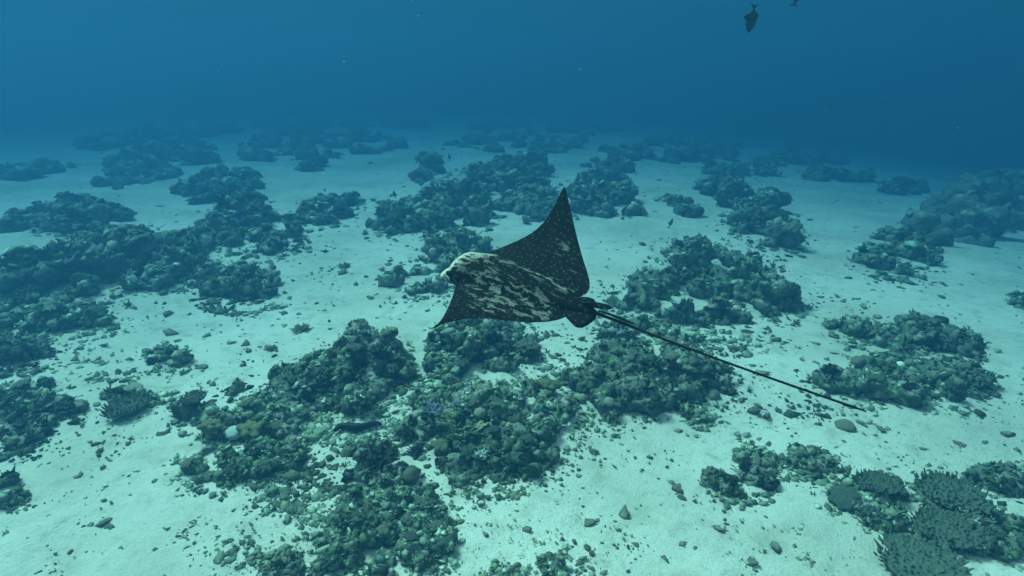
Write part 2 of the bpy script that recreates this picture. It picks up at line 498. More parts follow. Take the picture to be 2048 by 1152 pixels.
# ------------------------------------------------------------------ reef mounds, each outlined on the sea floor
# label, short phrase for what grows on it, outline in photograph pixels, lobe radius in pixels, height factor, extra tall lobes
MOUNDS = [
    ('low reef arm of knobbly coral reaching onto sand beside the dark topped bommie', 'the low reef arm',
     [(335,835),(370,800),(450,780),(540,770),(600,760),(620,790),(600,850),(590,880),(540,880),(480,870),(420,880),(400,850)], 34, .60, [(600,775,40,.9)]),
    ('flat reef shelf with a dark overhanging tip casting a shadow on the sand', 'the reef shelf with the overhanging tip',
     [(345,950),(360,915),(420,905),(500,890),(590,880),(620,900),(600,940),(540,960),(470,965),(400,970)], 30, .55, []),
    ('tall dark topped bommie with a shaded hollow left of the bommie beneath the ray', 'the dark topped bommie',
     [(600,760),(640,720),(690,690),(740,670),(790,690),(830,720),(850,760),(800,800),(740,830),(660,830),(610,820)], 38, .8, [(740,715,48,1.25),(690,745,40,1.0),(655,760,34,.9)]),
    ('steep coral bommie rising directly beneath the near wing of the ray', 'the bommie beneath the near wing',
     [(850,700),(880,660),(940,640),(1010,640),(1080,660),(1090,700),(1050,730),(990,760),(900,770),(850,750)], 36, .85, [(940,685,46,1.2),(985,690,34,1.0)]),
    ('broad central reef slab crowded with pale round corals and branching colonies', 'the broad central reef slab',
     [(800,800),(860,770),(950,770),(1050,760),(1130,790),(1170,830),(1150,880),(1110,910),(1100,950),(1020,960),(950,980),(890,970),(870,920),(830,880),(750,870),(720,840)], 38, .7, [(960,830,44,.95),(900,850,38,.9),(1010,900,40,.8)]),
    ('reef arm with shaded undercut edge running below the tail of the ray', 'the undercut reef arm',
     [(1120,780),(1150,730),(1200,690),(1260,670),(1330,680),(1400,700),(1460,740),(1470,790),(1400,800),(1310,830),(1240,850),(1170,830)], 36, .75, [(1240,725,40,1.0),(1380,745,42,.95)]),
    ('pale encrusted mound standing alone in front of the broad central slab', 'the pale mound before the slab',
     [(640,1060),(690,1000),(690,950),(700,900),(760,890),(800,930),(860,990),(895,1020),(910,1080),(870,1130),(770,1150),(680,1140),(640,1100)], 38, .6, [(745,1050,44,.75),(840,1075,40,.75)]),
    ('large dark reef block beyond the tail of the ray', 'the large reef block beyond the tail',
     [(1200,590),(1260,550),(1310,530),(1330,500),(1380,480),(1440,500),(1510,520),(1550,560),(1590,610),(1570,640),(1500,640),(1440,660),(1370,650),(1290,640),(1230,620)], 34, .85, [(1380,520,38,1.1),(1530,590,34,1.0)]),
    ('low strip of small corals between the tail of the ray and the large block', 'the low strip beside the tail',
     [(1200,640),(1300,640),(1400,670),(1450,690),(1400,700),(1290,690),(1220,680),(1190,690)], 24, .6, []),
    ('coral outcrop just ahead of the head of the ray', 'the outcrop ahead of the ray',
     [(750,580),(785,545),(840,530),(850,490),(890,465),(960,470),(975,510),(930,520),(905,545),(910,585),(830,592)], 26, .95, [(905,500,22,1.1)]),
    ('jagged reef cluster on the sand beyond the head of the ray', 'the jagged cluster beyond the ray',
     [(745,460),(770,410),(820,395),(850,400),(870,360),(940,350),(980,390),(985,430),(960,470),(900,470),(840,465),(790,470)], 26, .85, [(790,430,22,1.3),(920,395,30,1.1)]),
    ('narrow upright coral pillar on bare far sand', 'the upright pillar',
     [(810,365),(830,340),(855,315),(880,320),(875,352),(850,372)], 16, 1.1, [(858,335,15,2.0)]),
    ('ragged far reef between the pillar and the raised wing tip', 'the ragged reef behind the wing tip',
     [(930,350),(990,320),(1060,310),(1110,330),(1120,370),(1100,400),(1120,440),(1060,450),(1010,440),(990,400),(950,380)], 24, .85, [(1065,335,20,1.4)]),
    ('rounded reef patch close beside the raised wing tip of the ray', 'the patch beside the wing tip',
     [(1140,380),(1180,350),(1240,340),(1270,380),(1280,420),(1270,440),(1180,445),(1150,420)], 24, .8, []),
    ('faded reef patch behind the patch at the raised wing tip', None,
     [(1160,330),(1230,310),(1300,310),(1300,340),(1250,355),(1180,350)], 18, .8, []),
    ('smooth topped far coral mound beyond the large reef block', None,
     [(1390,390),(1420,360),(1460,350),(1500,380),(1500,410),(1440,415),(1395,410)], 22, 1.0, []),
    ('stepped coral mound on bright sand beyond the large reef block', 'the stepped far mound',
     [(1450,440),(1480,410),(1530,400),(1560,430),(1600,480),(1610,500),(1560,505),(1500,480),(1465,460)], 24, .85, [(1535,412,20,1.3)]),
    ('string of low coral lumps between wing tip patch and smooth far mound', None,
     [(1285,400),(1330,395),(1400,415),(1395,435),(1340,430),(1290,415)], 15, .8, []),
    ('massive long reef mound with a dark shaded face left of the bare sand channel', 'the massive long mound',
     [(0,560),(60,530),(130,500),(200,470),(280,470),(350,480),(410,490),(410,520),(370,560),(300,580),(230,590),(170,600),(130,590),(60,590)], 38, .85, [(190,530,46,1.1),(300,520,40,1.0),(375,510,30,1.0),(60,560,40,1.0)]),
    ('dark reef spur in front of the massive long mound', 'the dark spur',
     [(0,600),(60,590),(150,600),(215,640),(190,665),(130,680),(60,670),(0,650)], 32, .75, []),
    ('small dark reef patch in front of the dark spur', None,
     [(0,670),(50,670),(100,700),(90,720),(40,735),(0,740)], 26, .7, []),
    ('isolated rounded coral block with pale rubble apron beside the massive long mound', 'the rounded block',
     [(375,570),(410,545),(470,530),(520,535),(550,560),(555,590),(510,610),(450,600),(390,590)], 26, .8, [(490,560,28,1.0)]),
    ('reef ridge with one round dark head standing up behind the massive long mound', 'the ridge with one round head',
     [(390,460),(440,440),(480,410),(520,410),(560,440),(605,470),(605,500),(540,510),(470,500),(410,495)], 24, .8, [(490,432,26,1.4)]),
    ('bushy coral patch at the end of the ridge with one round head', None,
     [(575,440),(610,410),(680,390),(720,395),(700,430),(650,450),(590,455)], 21, .85, []),
    ('flat topped dark coral patch alone on far sand', None,
     [(345,405),(370,370),(420,345),(470,340),(525,370),(500,395),(440,410),(380,410)], 21, .8, []),
    ('small rounded coral boulder on sand behind the ridge', None,
     [(190,430),(220,412),(250,415),(275,435),(240,447),(200,445)], 16, .9, []),
    ('far reef with a narrow dark column behind the massive long mound', None,
     [(0,450),(60,425),(130,405),(180,395),(190,450),(205,475),(165,480),(90,462),(30,468),(0,474)], 19, .7, [(180,445,18,1.9)]),
    ('wide low field of far coral fading into blue water', None,
     [(190,370),(220,320),(300,290),(380,275),(440,300),(430,330),(380,350),(300,362),(230,380)], 21, .6, []),
    ('thin far coral bar at the edge of the wide low field', None,
     [(0,345),(80,328),(170,332),(80,362),(0,358)], 13, .7, []),
    ('long hazy reef bank at the far edge of the sand', None,
     [(460,302),(520,275),(600,258),(700,265),(820,285),(820,300),(700,312),(600,322),(500,322)], 17, .8, []),
    ('small coral lump in front of the long hazy bank', None,
     [(585,332),(620,318),(660,326),(650,345),(610,345)], 13, .9, []),
    ('hazy far reef line behind the pillar', None,
     [(880,290),(960,272),(1060,265),(1170,282),(1180,303),(1080,308),(960,303)], 15, .8, []),
    ('hazy far reef line on the slope to deep water', None,
     [(1180,300),(1300,284),(1400,278),(1480,295),(1460,320),(1350,328),(1260,315)], 16, .8, []),
    ('low far coral bar behind the smooth topped mound', None,
     [(1380,342),(1440,325),(1530,332),(1560,350),(1480,360)], 13, .7, []),
    ('low mottled reef patch on the sand slope beside deep water', 'the mottled patch on the slope',
     [(1705,520),(1740,480),(1810,460),(1870,490),(1860,530),(1800,555),(1740,545)], 26, .6, []),
    ('big shadowy reef rising against deep blue water', None,
     [(1810,460),(1860,430),(1900,390),(1960,370),(2048,360),(2048,460),(1990,490),(1930,500),(1870,490)], 34, .8, [(1950,410,34,1.1)]),
    ('long thin reef strip on sand behind the tip of the tail', 'the thin strip behind the tail tip',
     [(1650,650),(1710,640),(1780,650),(1860,640),(1950,680),(1960,710),(1890,720),(1800,720),(1740,690),(1670,670)], 24, .6, []),
    ('dark undercut reef clump just behind the tip of the tail', 'the undercut clump at the tail tip',
     [(1630,755),(1660,745),(1700,740),(1760,720),(1830,730),(1900,730),(1970,750),(1980,780),(1940,810),(1870,800),(1780,810),(1700,800),(1660,780)], 29, .75, []),
    ('ridged reef patch beneath the flat table corals', 'the reef patch with table corals',
     [(1640,990),(1690,960),(1740,940),(1810,970),(1860,1000),(1950,1010),(2048,1060),(2048,1110),(1960,1110),(1900,1080),(1820,1060),(1740,1050),(1700,1020)], 30, .5, []),
    ('low flat coral slab on sand in front of the small double lump', 'the low flat slab',
     [(1420,960),(1450,940),(1510,930),(1550,970),(1540,990),(1480,1000),(1430,980)], 21, .55, []),
    ('small double coral lump on open sand below the tail', None,
     [(1470,910),(1500,890),(1550,910),(1550,930),(1500,940),(1475,930)], 17, .75, []),
    ('broken row of small coral lumps between the slab and the table corals', None,
     [(1570,910),(1600,895),(1640,915),(1690,910),(1690,935),(1640,945),(1590,937)], 16, .65, []),
    ('smooth low coral patch behind the table corals', None,
     [(1920,965),(1990,938),(2060,932),(2060,985),(1990,985)], 23, .5, []),
    ('low weedy reef patch with layered ledges beside bare sand', 'the layered weedy patch',
     [(0,780),(60,760),(110,780),(160,800),(150,830),(90,850),(90,880),(40,900),(0,905)], 28, .55, []),
    ('dark rounded reef lump alone on the pale sand in front of the weedy patch', None,
     [(-30,960),(10,955),(38,972),(50,990),(20,1010),(-30,1020)], 24, .8, []),
    ('single dark coral boulder on bare sand behind the low reef arm', None,
     [(300,712),(325,692),(360,705),(368,730),(330,740),(305,730)], 20, .9, []),
    ('brown coral boulder with a notched top in front of the rubble covered sand', None,
     [(1078,1165),(1088,1125),(1130,1110),(1160,1135),(1170,1165)], 30, .9, []),
    ('small brown reef lump beside the notched brown boulder', None,
     [(960,1165),(985,1138),(1020,1130),(1045,1150),(1030,1170)], 20, .7, []),
    ('rough crusted rock patch beside the pale mound', None,
     [(520,1140),(555,1100),(590,1098),(600,1130),(645,1142),(620,1165),(540,1165)], 21, .55, []),
    ('pair of mossy stones joined together near the undercut reef arm', None,
     [(1365,825),(1390,818),(1412,832),(1422,850),(1400,853),(1375,838)], 10, .9, []),
    ('row of small far coral lumps on the slope to deep water', None,
     [(1600,352),(1625,345),(1680,350),(1740,352),(1740,360),(1680,362),(1605,362)], 10, .8, []),
    ('faint dark coral bar on the slope before the shadowy reef', None,
     [(1745,378),(1780,366),(1840,376),(1850,388),(1790,390)], 12, .8, []),
    ('low coral hump beside the mottled patch on the slope', None,
     [(2028,600),(2048,592),(2070,600),(2070,612),(2035,614)], 13, 1.0, []),
    ('faint reef bank at the blue edge of the sand beyond the wide low field', None,
     [(150,285),(250,262),(380,250),(470,252),(470,268),(330,285),(200,305)], 15, .7, []),
    ('thin faint reef line beyond the long hazy bank', None,
     [(500,252),(620,240),(760,238),(860,246),(850,258),(700,256),(560,262)], 12, .7, []),
    ('thin faint reef line behind the hazy far reef', None,
     [(900,256),(1020,246),(1160,250),(1250,262),(1200,272),(1040,262)], 12, .7, []),
    ('dim reef patch between the low far bar and the slope', None,
     [(1500,320),(1580,308),(1660,315),(1700,328),(1620,336),(1530,334)], 13, .7, []),
    ('bushy reef patch between ragged reef and wing tip patch', None,
     [(1085,400),(1120,372),(1150,380),(1150,430),(1110,445),(1085,430)], 17, .8, []),
    ('low coral crumbs on sand in front of the layered ledges', None,
     [(205,792),(240,778),(262,786),(300,796),(350,786),(362,800),(310,808),(250,800)], 10, .6, []),
]


def in_poly(x, y, poly):
    c = False
    n = len(poly)
    for i in range(n):
        x1, y1 = poly[i]
        x2, y2 = poly[(i + 1) % n]
        if (y1 > y) != (y2 > y) and x < (x2 - x1) * (y - y1) / (y2 - y1) + x1:
            c = not c
    return c


def edge_dist(x, y, poly):
    best = 1e9
    n = len(poly)
    for i in range(n):
        a = np.array(poly[i], float)
        b = np.array(poly[(i + 1) % n], float)
        t = np.clip(((x, y) - a) @ (b - a) / ((b - a) @ (b - a)), 0, 1)
        best = min(best, np.hypot(*(a + t * (b - a) - (x, y))))
    return best


MOUND_DATA = []        # object, phrase, vertices, triangles, distance


def build_mound(k, label, phrase, poly, rpx, hf, tall):
    rs = np.random.default_rng(100 + k)
    P = np.array(poly, float)
    x0, y0 = P.min(0)
    x1, y1 = P.max(0)
    area = 0.5 * abs(np.dot(P[:, 0], np.roll(P[:, 1], 1)) - np.dot(P[:, 1], np.roll(P[:, 0], 1)))
    want = max(4, int(2.6 * area / (math.pi * rpx * rpx)))
    lobes = []
    tries = 0
    while len(lobes) < want and tries < 4000:
        tries += 1
        x, y = rs.uniform(x0, x1), rs.uniform(y0, y1)
        if not in_poly(x, y, poly):
            continue
        r = min(rpx * rs.uniform(.6, 1.15), edge_dist(x, y, poly) * (1.0 if y1 > 590 else 1.12) + (3 if y1 > 590 else 4))
        if r < rpx * .24 or any(math.hypot(x - a, y - b) < .45 * (r + c) for a, b, c, _ in lobes):
            continue
        lobes.append((x, y, r, hf * (.78 if y1 > 620 else .95) * rs.uniform(.6, 1.35)))
    lobes += [(a_, b_, c_, h_ * .98) for a_, b_, c_, h_ in tall]
    parts = []
    ds = []
    seen = []
    GR = pix_ground_many([a[0] for a in lobes], [a[1] + .35 * a[2] * a[3] for a in lobes])
    for (x, y, r, h), g in zip(lobes, GR):
        d = np.linalg.norm(g - C_POS)
        if seen:                 # buried rock that ties the lobes together
            o_ = min(seen, key=lambda q: np.hypot(q[0] - g[0], q[1] - g[1]))
            rr = max(.07, d * .009)
            parts.append(tube([o_ - (0, 0, rr * 1.2), (o_ + g) / 2 - (0, 0, rr * 1.4), g - (0, 0, rr * 1.2)], [rr, rr, rr], 8))
        seen.append(g)
        ds.append(d)
        R = r * d / FPX
        Rz = R * min(h, 1.0) * .85
        z = g[2] + R * max(h - .62, .12)
        if h > .95:      # a tall head: a stem below it
            parts.append((ICO2[0] * (R * .8, R * .8, R * h * .8) + (g[0], g[1], g[2] + R * h * .35), ICO2[1]))
            z = g[2] + R * (h - .45)
            Rz = R * .62
        q = ICO2[0] * (1 + .22 * vnoise(ICO2[0] * 1.4 + (x, y, 0), k))[:, None]
        parts.append((q * (R, R, Rz) + (g[0], g[1], z), ICO2[1]))
        parts.append((ICO1[0] * (R * .8, R * .8, R * .5) + (g[0], g[1], g[2] - .1 * R), ICO1[1]))
        for _ in range(9):       # lumps growing out of the lobe
            u = rs.normal(size=3)
            u[2] = abs(u[2]) * .8 + .05
            u /= np.linalg.norm(u)
            s = R * rs.uniform(.18, .42)
            c = np.array([g[0], g[1], z]) + u * (R, R, Rz) * rs.uniform(.8, 1.05)
            sv = ICO1[0] * (s, s, s * rs.uniform(.5, .95)) + c
            parts.append((sv, ICO1[1]))
    v, f = join(parts)
    dm = float(np.mean(ds))
    vox = max(dm * .0031, .010)
    m = remesh(v, f, vox)
    V = co_of(m)
    # bend the skin about, then roughen it: lumps, knobs and pits
    warp = np.stack([fbm(V * 1.6, 2, 50), fbm(V * 1.6, 2, 60), fbm(V * 1.6, 2, 70)], -1)
    rm = rpx * dm / FPX
    V = V + warp * rm * (.22, .22, .14)
    set_co(m, V)
    N = no_of(m)
    s1 = 1.0 / max(.16, rm * .55)
    hh = (V[:, 2] - ground_z(V[:, 0], V[:, 1])) / rm
    push = .30 * rm * (np.clip(hh, -.1, .8) - .30)
    V = V + N * (1, 1, 0) * push[:, None]           # the tops lean out over an undercut foot
    amp = rm * .22
    rdg = 1 - 2 * np.abs(vnoise(V / (rm * .62), 78))
    dsp = amp * fbm(V * s1, 5, 80, .58) + rm * .20 * rdg
    dsp = np.where(hh < .1, dsp * .5, dsp)
    s2 = 1.0 / max(.075, vox * 5)
    s3 = 1.0 / max(.035, vox * 2.6)
    knob = np.clip(1 - worley(V * s2, 5) * 1.25, -.2, 1)
    fine = np.clip(1 - worley(V * s3, 9) * 1.2, -.2, 1)
    dsp += knob * .30 / s2 * np.clip(.55 + .9 * vnoise(V * s2 * .23, 91), 0, 1.3) + fine * .22 / s3
    pit = np.clip(vnoise(V * s2 * .55, 95) - .25, 0, 1)
    dsp -= pit * 1.5 / s2
    crack = np.clip(1 - np.abs(vnoise(V / max(rm * .55, .12), 98)) / .09, 0, 1)
    dsp -= crack * min(.10, rm * .22) * (hh > .05)
    hollow = np.clip(vnoise(V / max(rm * .85, .2), 99) - .38, 0, 1)
    dsp -= hollow * rm * .75 * (hh > .1)
    crag = 1 - 2 * np.abs(vnoise(V * s2 * .8, 96))
    dsp += crag * .30 / s2 + (1 - 2 * np.abs(vnoise(V * s3 * .9, 97))) * .34 / s3
    V = V + N * dsp[:, None]
    set_co(m, V)
    # drop what is buried
    gz = ground_z(V[:, 0], V[:, 1])
    bm = bmesh.new()
    bm.from_mesh(m)
    bm.verts.ensure_lookup_table()
    dead = [b for b, q in zip(bm.verts, V[:, 2] < gz - max(.32, dm * .045)) if q]
    bmesh.ops.delete(bm, geom=dead, context='VERTS')
    bm.verts.index_update()
    bmesh.ops.triangulate(bm, faces=bm.faces[:])
    # only the largest shell stays in the mound
    bm.verts.ensure_lookup_table()
    seen_v, shells = set(), []
    for v0 in bm.verts:
        if v0.index in seen_v:
            continue
        stack, shell = [v0], [v0]
        seen_v.add(v0.index)
        while stack:
            for e_ in stack.pop().link_edges:
                for w_ in e_.verts:
                    if w_.index not in seen_v:
                        seen_v.add(w_.index)
                        stack.append(w_)
                        shell.append(w_)
        shells.append(shell)
    shells.sort(key=len)
    for sh in shells[:-1]:
        bmesh.ops.delete(bm, geom=sh, context='VERTS')
    bm.to_mesh(m)
    bm.free()
    m.materials.clear()
    kind = 'reef_mound' if rpx >= 24 else 'coral_patch'
    o = link(kind, m, M_REEF[k % 3])
    tag(o, label, 'reef' if rpx >= 24 else 'coral patch')
    V = co_of(m)
    T = np.empty(len(m.loops), np.int32)
    m.loops.foreach_get('vertex_index', T)
    MOUND_DATA.append((o, phrase, V, T.reshape(-1, 3), dm, rpx))


for k, a in enumerate(MOUNDS):
    build_mound(k, *a)

# ------------------------------------------------------------------ crust: small colonies too many to count, one part per mound
def lump_shapes():
    out = []
    for s in range(4):                                   # knobs
        v = ICO1[0] * (1 + .85 * vnoise(ICO1[0] * 2.1 + s * 9, 200 + s) + .35 * vnoise(ICO1[0] * 5 + s * 3, 210 + s))[:, None]
        out.append((v * (1.15, .85, .7), ICO1[1]))
    for s in range(4):                                   # tufts of short fingers
        rs = np.random.default_rng(300 + s)
        parts = []
        for _ in range(6):
            u = rs.normal(size=3) * (.7, .7, .3) + (0, 0, .9)
            u /= np.linalg.norm(u)
            L = rs.uniform(.9, 1.6)
            b = rs.normal(size=3) * (.25, .25, 0)
            v, f = tube([b - u * .3, b + u * L * .6, b + u * L], [.26, .21, .12], 5)
            tri = []
            for q in f:
                for i in range(1, len(q) - 1):
                    tri.append((q[0], q[i], q[i + 1]))
            parts.append((v, tri))
        out.append(join(parts))
    for s in range(3):                                   # crooked plates
        v = ICO1[0].copy()
        v = v * (1.25, 1.25, .22) * (1 + .4 * vnoise(ICO1[0] * 1.5 + s * 5, 400 + s))[:, None]
        v[:, 2] += .25 * (v[:, 0] ** 2 + v[:, 1] ** 2) * .5 + .25
        out.append((v, ICO1[1]))
    return [(np.asarray(v), np.array(f)) for v, f in out]


LUMPS = lump_shapes()
TINTS = np.array([(.14, .15, .11), (.23, .235, .17), (.34, .335, .25), (.09, .105, .08), (.17, .205, .10), (.50, .49, .39), (.21, .22, .21), (.055, .065, .055), (.28, .27, .18)])
TINT_W = np.array([.2, .2, .15, .14, .08, .07, .06, .06, .04])


def frames(n, spin):
    """rotation matrices whose z axis is n"""
    a = np.where(np.abs(n[:, :1]) < .8, np.array([[1., 0, 0]]), np.array([[0, 1., 0]]))
    x = np.cross(a, n)
    x /= np.linalg.norm(x, axis=1, keepdims=True)
    y = np.cross(n, x)
    c, s = np.cos(spin)[:, None], np.sin(spin)[:, None]
    return np.stack([x * c + y * s, -x * s + y * c, n], -1)


def sample_faces(V, T, n, rs, zmin=-.25, above=.03):
    a, b, c = V[T[:, 0]], V[T[:, 1]], V[T[:, 2]]
    cr_ = np.cross(b - a, c - a)
    ar = np.linalg.norm(cr_, axis=1) + 1e-12
    nn = cr_ / ar[:, None]
    ce = (a + b + c) / 3
    ok = (nn[:, 2] > zmin) & (ce[:, 2] > ground_z(ce[:, 0], ce[:, 1]) + above)
    w = ar * ok
    if w.sum() <= 0:
        return np.zeros((0, 3)), np.zeros((0, 3))
    i = rs.choice(len(T), n, p=w / w.sum())
    return ce[i], nn[i]


def batch(pos, nrm, size, rs, shapes=LUMPS, weights=None, tints=None):
    """many small pieces in one mesh"""
    n = len(pos)
    kind = rs.choice(len(shapes), n, p=weights)
    Rm = frames(nrm, rs.uniform(0, 6.28, n))
    ti = rs.choice(len(TINTS), n, p=TINT_W / TINT_W.sum()) if tints is None else tints
    vs, ts, cs, off = [], [], [], 0
    for q in range(len(shapes)):
        idx = np.where(kind == q)[0]
        if len(idx) == 0:
            continue
        bv, bf = shapes[q]
        v = np.einsum('nij,vj->nvi', Rm[idx], bv) * size[idx][:, None, None] + pos[idx][:, None, :]
        nv = len(bv)
        t = bf[None] + (off + np.arange(len(idx)) * nv)[:, None, None]
        vs.append(v.reshape(-1, 3))
        ts.append(t.reshape(-1, 3))
        jit = rs.uniform(.75, 1.25, (len(idx), 1)) * np.clip(1 + .75 * fbm(pos[idx] * 1.3, 2, 33), .45, 1.45)[:, None]
        cs.append(np.repeat(TINTS[ti[idx]] * jit * (.92, 1.15, 1.10), nv, 0))
        off += nv * len(idx)
    return np.concatenate(vs), np.concatenate(ts), np.concatenate(cs)


def add_tint(m, c):
    at = m.attributes.new('tint', 'FLOAT_COLOR', 'POINT')
    at.data.foreach_set('color', np.concatenate([c, np.ones((len(c), 1))], 1).astype(np.float32).ravel())


LW = np.array([.13, .13, .13, .12, .07, .06, .06, .06, .08, .08, .08])
for k, (o, phrase, V, T, dm, rpx) in enumerate(MOUND_DATA):
    rs = np.random.default_rng(900 + k)
    a, b, c = V[T[:, 0]], V[T[:, 1]], V[T[:, 2]]
    A = .5 * np.linalg.norm(np.cross(b - a, c - a), axis=1).sum()
    unit = dm / FPX                                # metres per photograph pixel
    n = int(min(1100, .11 * A / (5.5 * unit) ** 2))
    if dm > 26:
        n = min(n, 120)
    pos, nrm = sample_faces(V, T, n, rs)
    nrm = nrm * .7 + np.array([0, 0, .55])
    nrm /= np.linalg.norm(nrm, axis=1, keepdims=True)
    size = unit * np.minimum(rs.lognormal(math.log(3.9), .52, len(pos)), 8.0)
    w_ = LW if dm < 13 else LW * np.where(np.isin(np.arange(11), [4, 5, 6, 7]), .35, 1)
    v, t, cc = batch(pos, nrm, size, rs, LUMPS, w_ / w_.sum())
    m = mesh_np('encrusting_coral', v, t)
    add_tint(m, cc)
    e = link('encrusting_coral', m, M_TINT, o, smooth=False)
    tag(e, kind='stuff')
    if dm < 18:                                    # loose bits fallen round its foot
        P = np.array(MOUNDS[k][2], float)
        Q = np.concatenate([P, P[:1]])
        seg = np.linalg.norm(Q[1:] - Q[:-1], axis=1)
        na = int(seg.sum() * .50)
        si = rs.choice(len(seg), na, p=seg / seg.sum())
        tt = rs.uniform(0, 1, na)[:, None]
        xy = Q[si] * (1 - tt) + Q[si + 1] * tt + rs.normal(size=(na, 2)) * (rpx * .55, rpx * .38) + (0, rpx * .25)
        g = pix_ground_many(xy[:, 0], xy[:, 1])
        dd = np.linalg.norm(g - C_POS, axis=1) / FPX
        sz = dd * np.minimum(rs.lognormal(math.log(3.3), .5, na), 7.5)
        nr = rs.normal(size=(na, 3)) * .25 + (0, 0, 1)
        nr /= np.linalg.norm(nr, axis=1, keepdims=True)
        v, t, cc = batch(g, nr, sz, rs, LUMPS[:5] + LUMPS[8:], None, rs.choice([0, 1, 2, 3, 6, 5], na, p=[.15, .3, .25, .1, .1, .1]))
        m = mesh_np('rubble_apron', v, t)
        add_tint(m, cc)
        tag(link('rubble_apron', m, M_TINT, o, smooth=False), kind='stuff')

# ------------------------------------------------------------------ coral colonies as things of their own
def coral_meshes():
    lib = {}

    def bushy(seed, n, L, r0, flat=1.0):
        rs = np.random.default_rng(seed)
        parts = [(ICO1[0] * (.45, .45, .35), ICO1[1])]
        for i in range(n):
            ph = math.acos(1 - rs.uniform(0.02, .95))
            th = i * 2.39996 + rs.uniform(-.3, .3)
            u = np.array([math.sin(ph) * math.cos(th), math.sin(ph) * math.sin(th), math.cos(ph) * flat + .1])
            u /= np.linalg.norm(u)
            ll = L * rs.uniform(.8, 1.15)
            bend = rs.normal(size=3) * .08 + (0, 0, .08)
            pts = [u * .15, u * ll * .55 + bend * .4, u * ll + bend]
            parts.append(tube(pts, [r0 * 1.1, r0, r0 * .6], 6))
            for _ in range(2):
                w = u + rs.normal(size=3) * .55
                w /= np.linalg.norm(w)
                p0 = u * ll * rs.uniform(.5, .75)
                parts.append(tube([p0, p0 + w * .28], [r0 * .8, r0 * .5], 5))
        v, f = join(parts)
        return remesh(v, f, .065)

    def dome(seed, bumps, h=.8):
        rs = np.random.default_rng(seed)
        v = ICO3[0] * (1 + .10 * vnoise(ICO3[0] * 1.8 + seed, seed))[:, None]
        d = worley(v * bumps, seed)
        v = v * (1 + .10 * (1 - d) + .12 * fbm(ICO3[0] * 2.6 + seed, 3, seed + 5))[:, None]
        v = v * (1, 1, h)
        return mesh_from('coral', v, ICO3[1])

    def lobed(seed, n):
        rs = np.random.default_rng(seed)
        parts = [(ICO2[0] * (.6, .6, .45), ICO2[1])]
        for i in range(n):
            th = i * 2.39996
            rr = .75 * math.sqrt((i + .5) / n)
            z = .55 * (1 - rr * rr) + .1
            s = rs.uniform(.2, .33)
            parts.append((ICO1[0] * (s, s, s * 1.15) + (rr * math.cos(th), rr * math.sin(th), z), ICO1[1]))
        v, f = join(parts)
        return remesh(v, f, .075)

    def table(seed):
        rs = np.random.default_rng(seed)
        parts = [tube([(0, 0, -.35), (0.02, 0, .1), (0, 0, .22)], [.30, .24, .55], 10)]
        v = ICO3[0].copy()
        ang = np.arctan2(v[:, 1], v[:, 0])
        ed = .92 + .13 * np.sin(ang * 3 + seed) + .08 * np.sin(ang * 7 + 2 * seed) + .05 * np.sin(ang * 13 + seed)
        v = v * np.stack([ed, ed * .85, np.full_like(ed, .10)], -1)
        v[:, 2] += .26 + .06 * (v[:, 0] ** 2 + v[:, 1] ** 2)
        parts.append((v, ICO3[1]))
        for i in range(210):                       # the stubby upright twigs of the plate
            th = i * 2.39996
            rr = 1.0 * math.sqrt((i + .5) / 210) * rs.uniform(.94, 1.06)
            p = np.array([rr * math.cos(th), rr * .85 * math.sin(th), .30 + .06 * rr * rr])
            h = rs.uniform(.08, .24)
            lean = np.array([math.cos(th), math.sin(th), 0]) * rr * .10
            parts.append(tube([p - (0, 0, .06), p + lean + (rs.normal() * .03, rs.normal() * .03, h)], [.050, .024], 5))
        v, f = join(parts)
        return remesh(v, f, .03)

    lib['bushy'] = [bushy(s, 34, 1.0, .105) for s in (1, 2, 3)]
    lib['finger'] = [bushy(s, 16, 1.05, .15) for s in (11, 12)]
    lib['dome'] = [dome(s, 3.5, h) for s, h in ((21, .8), (22, .7), (23, .9))]
    lib['ball'] = [dome(24, 6.0, .95)]
    lib['lobed'] = [lobed(s, n) for s, n in ((31, 13), (32, 19), (33, 9))]
    lib['table'] = [table(s) for s in (41, 42)]
    return lib


LIB = coral_meshes()
MESH_MAT = {}


def coral_mesh(shape, i, mat):
    """one mesh per shape and skin, shared by all its colonies"""
    key = (shape, i % len(LIB[shape]), mat)
    if key not in MESH_MAT:
        m = LIB[shape][key[1]].copy()
        m.name = shape + '_coral'
        m.materials.clear()
        m.materials.append(CM[mat])
        m.polygons.foreach_set('use_smooth', np.ones(len(m.polygons), bool))
        MESH_MAT[key] = m
    return MESH_MAT[key]


def put_coral(name, shape, mat, pos, nrm, size, label, group=None, cat='coral', spin=None, squash=1.0, i=None):
    i = random.randrange(99) if i is None else i
    o = bpy.data.objects.new(name, coral_mesh(shape, i, mat))
    COL.objects.link(o)
    n = Vector(nrm).normalized()
    q = n.to_track_quat('Z', 'Y').to_matrix()
    o.rotation_euler = (q @ Matrix.Rotation(random.uniform(0, 6.28) if spin is None else spin, 3, 'Z')).to_euler()
    o.location = pos
    o.scale = (size, size, size * squash)
    tag(o, label, cat, group)
    return o


BVH = []
for (o, phrase, V, T, dm, rpx) in MOUND_DATA:
    BVH.append(BVHTree.FromPolygons([Vector(v) for v in V], [tuple(int(i) for i in t) for t in T]))


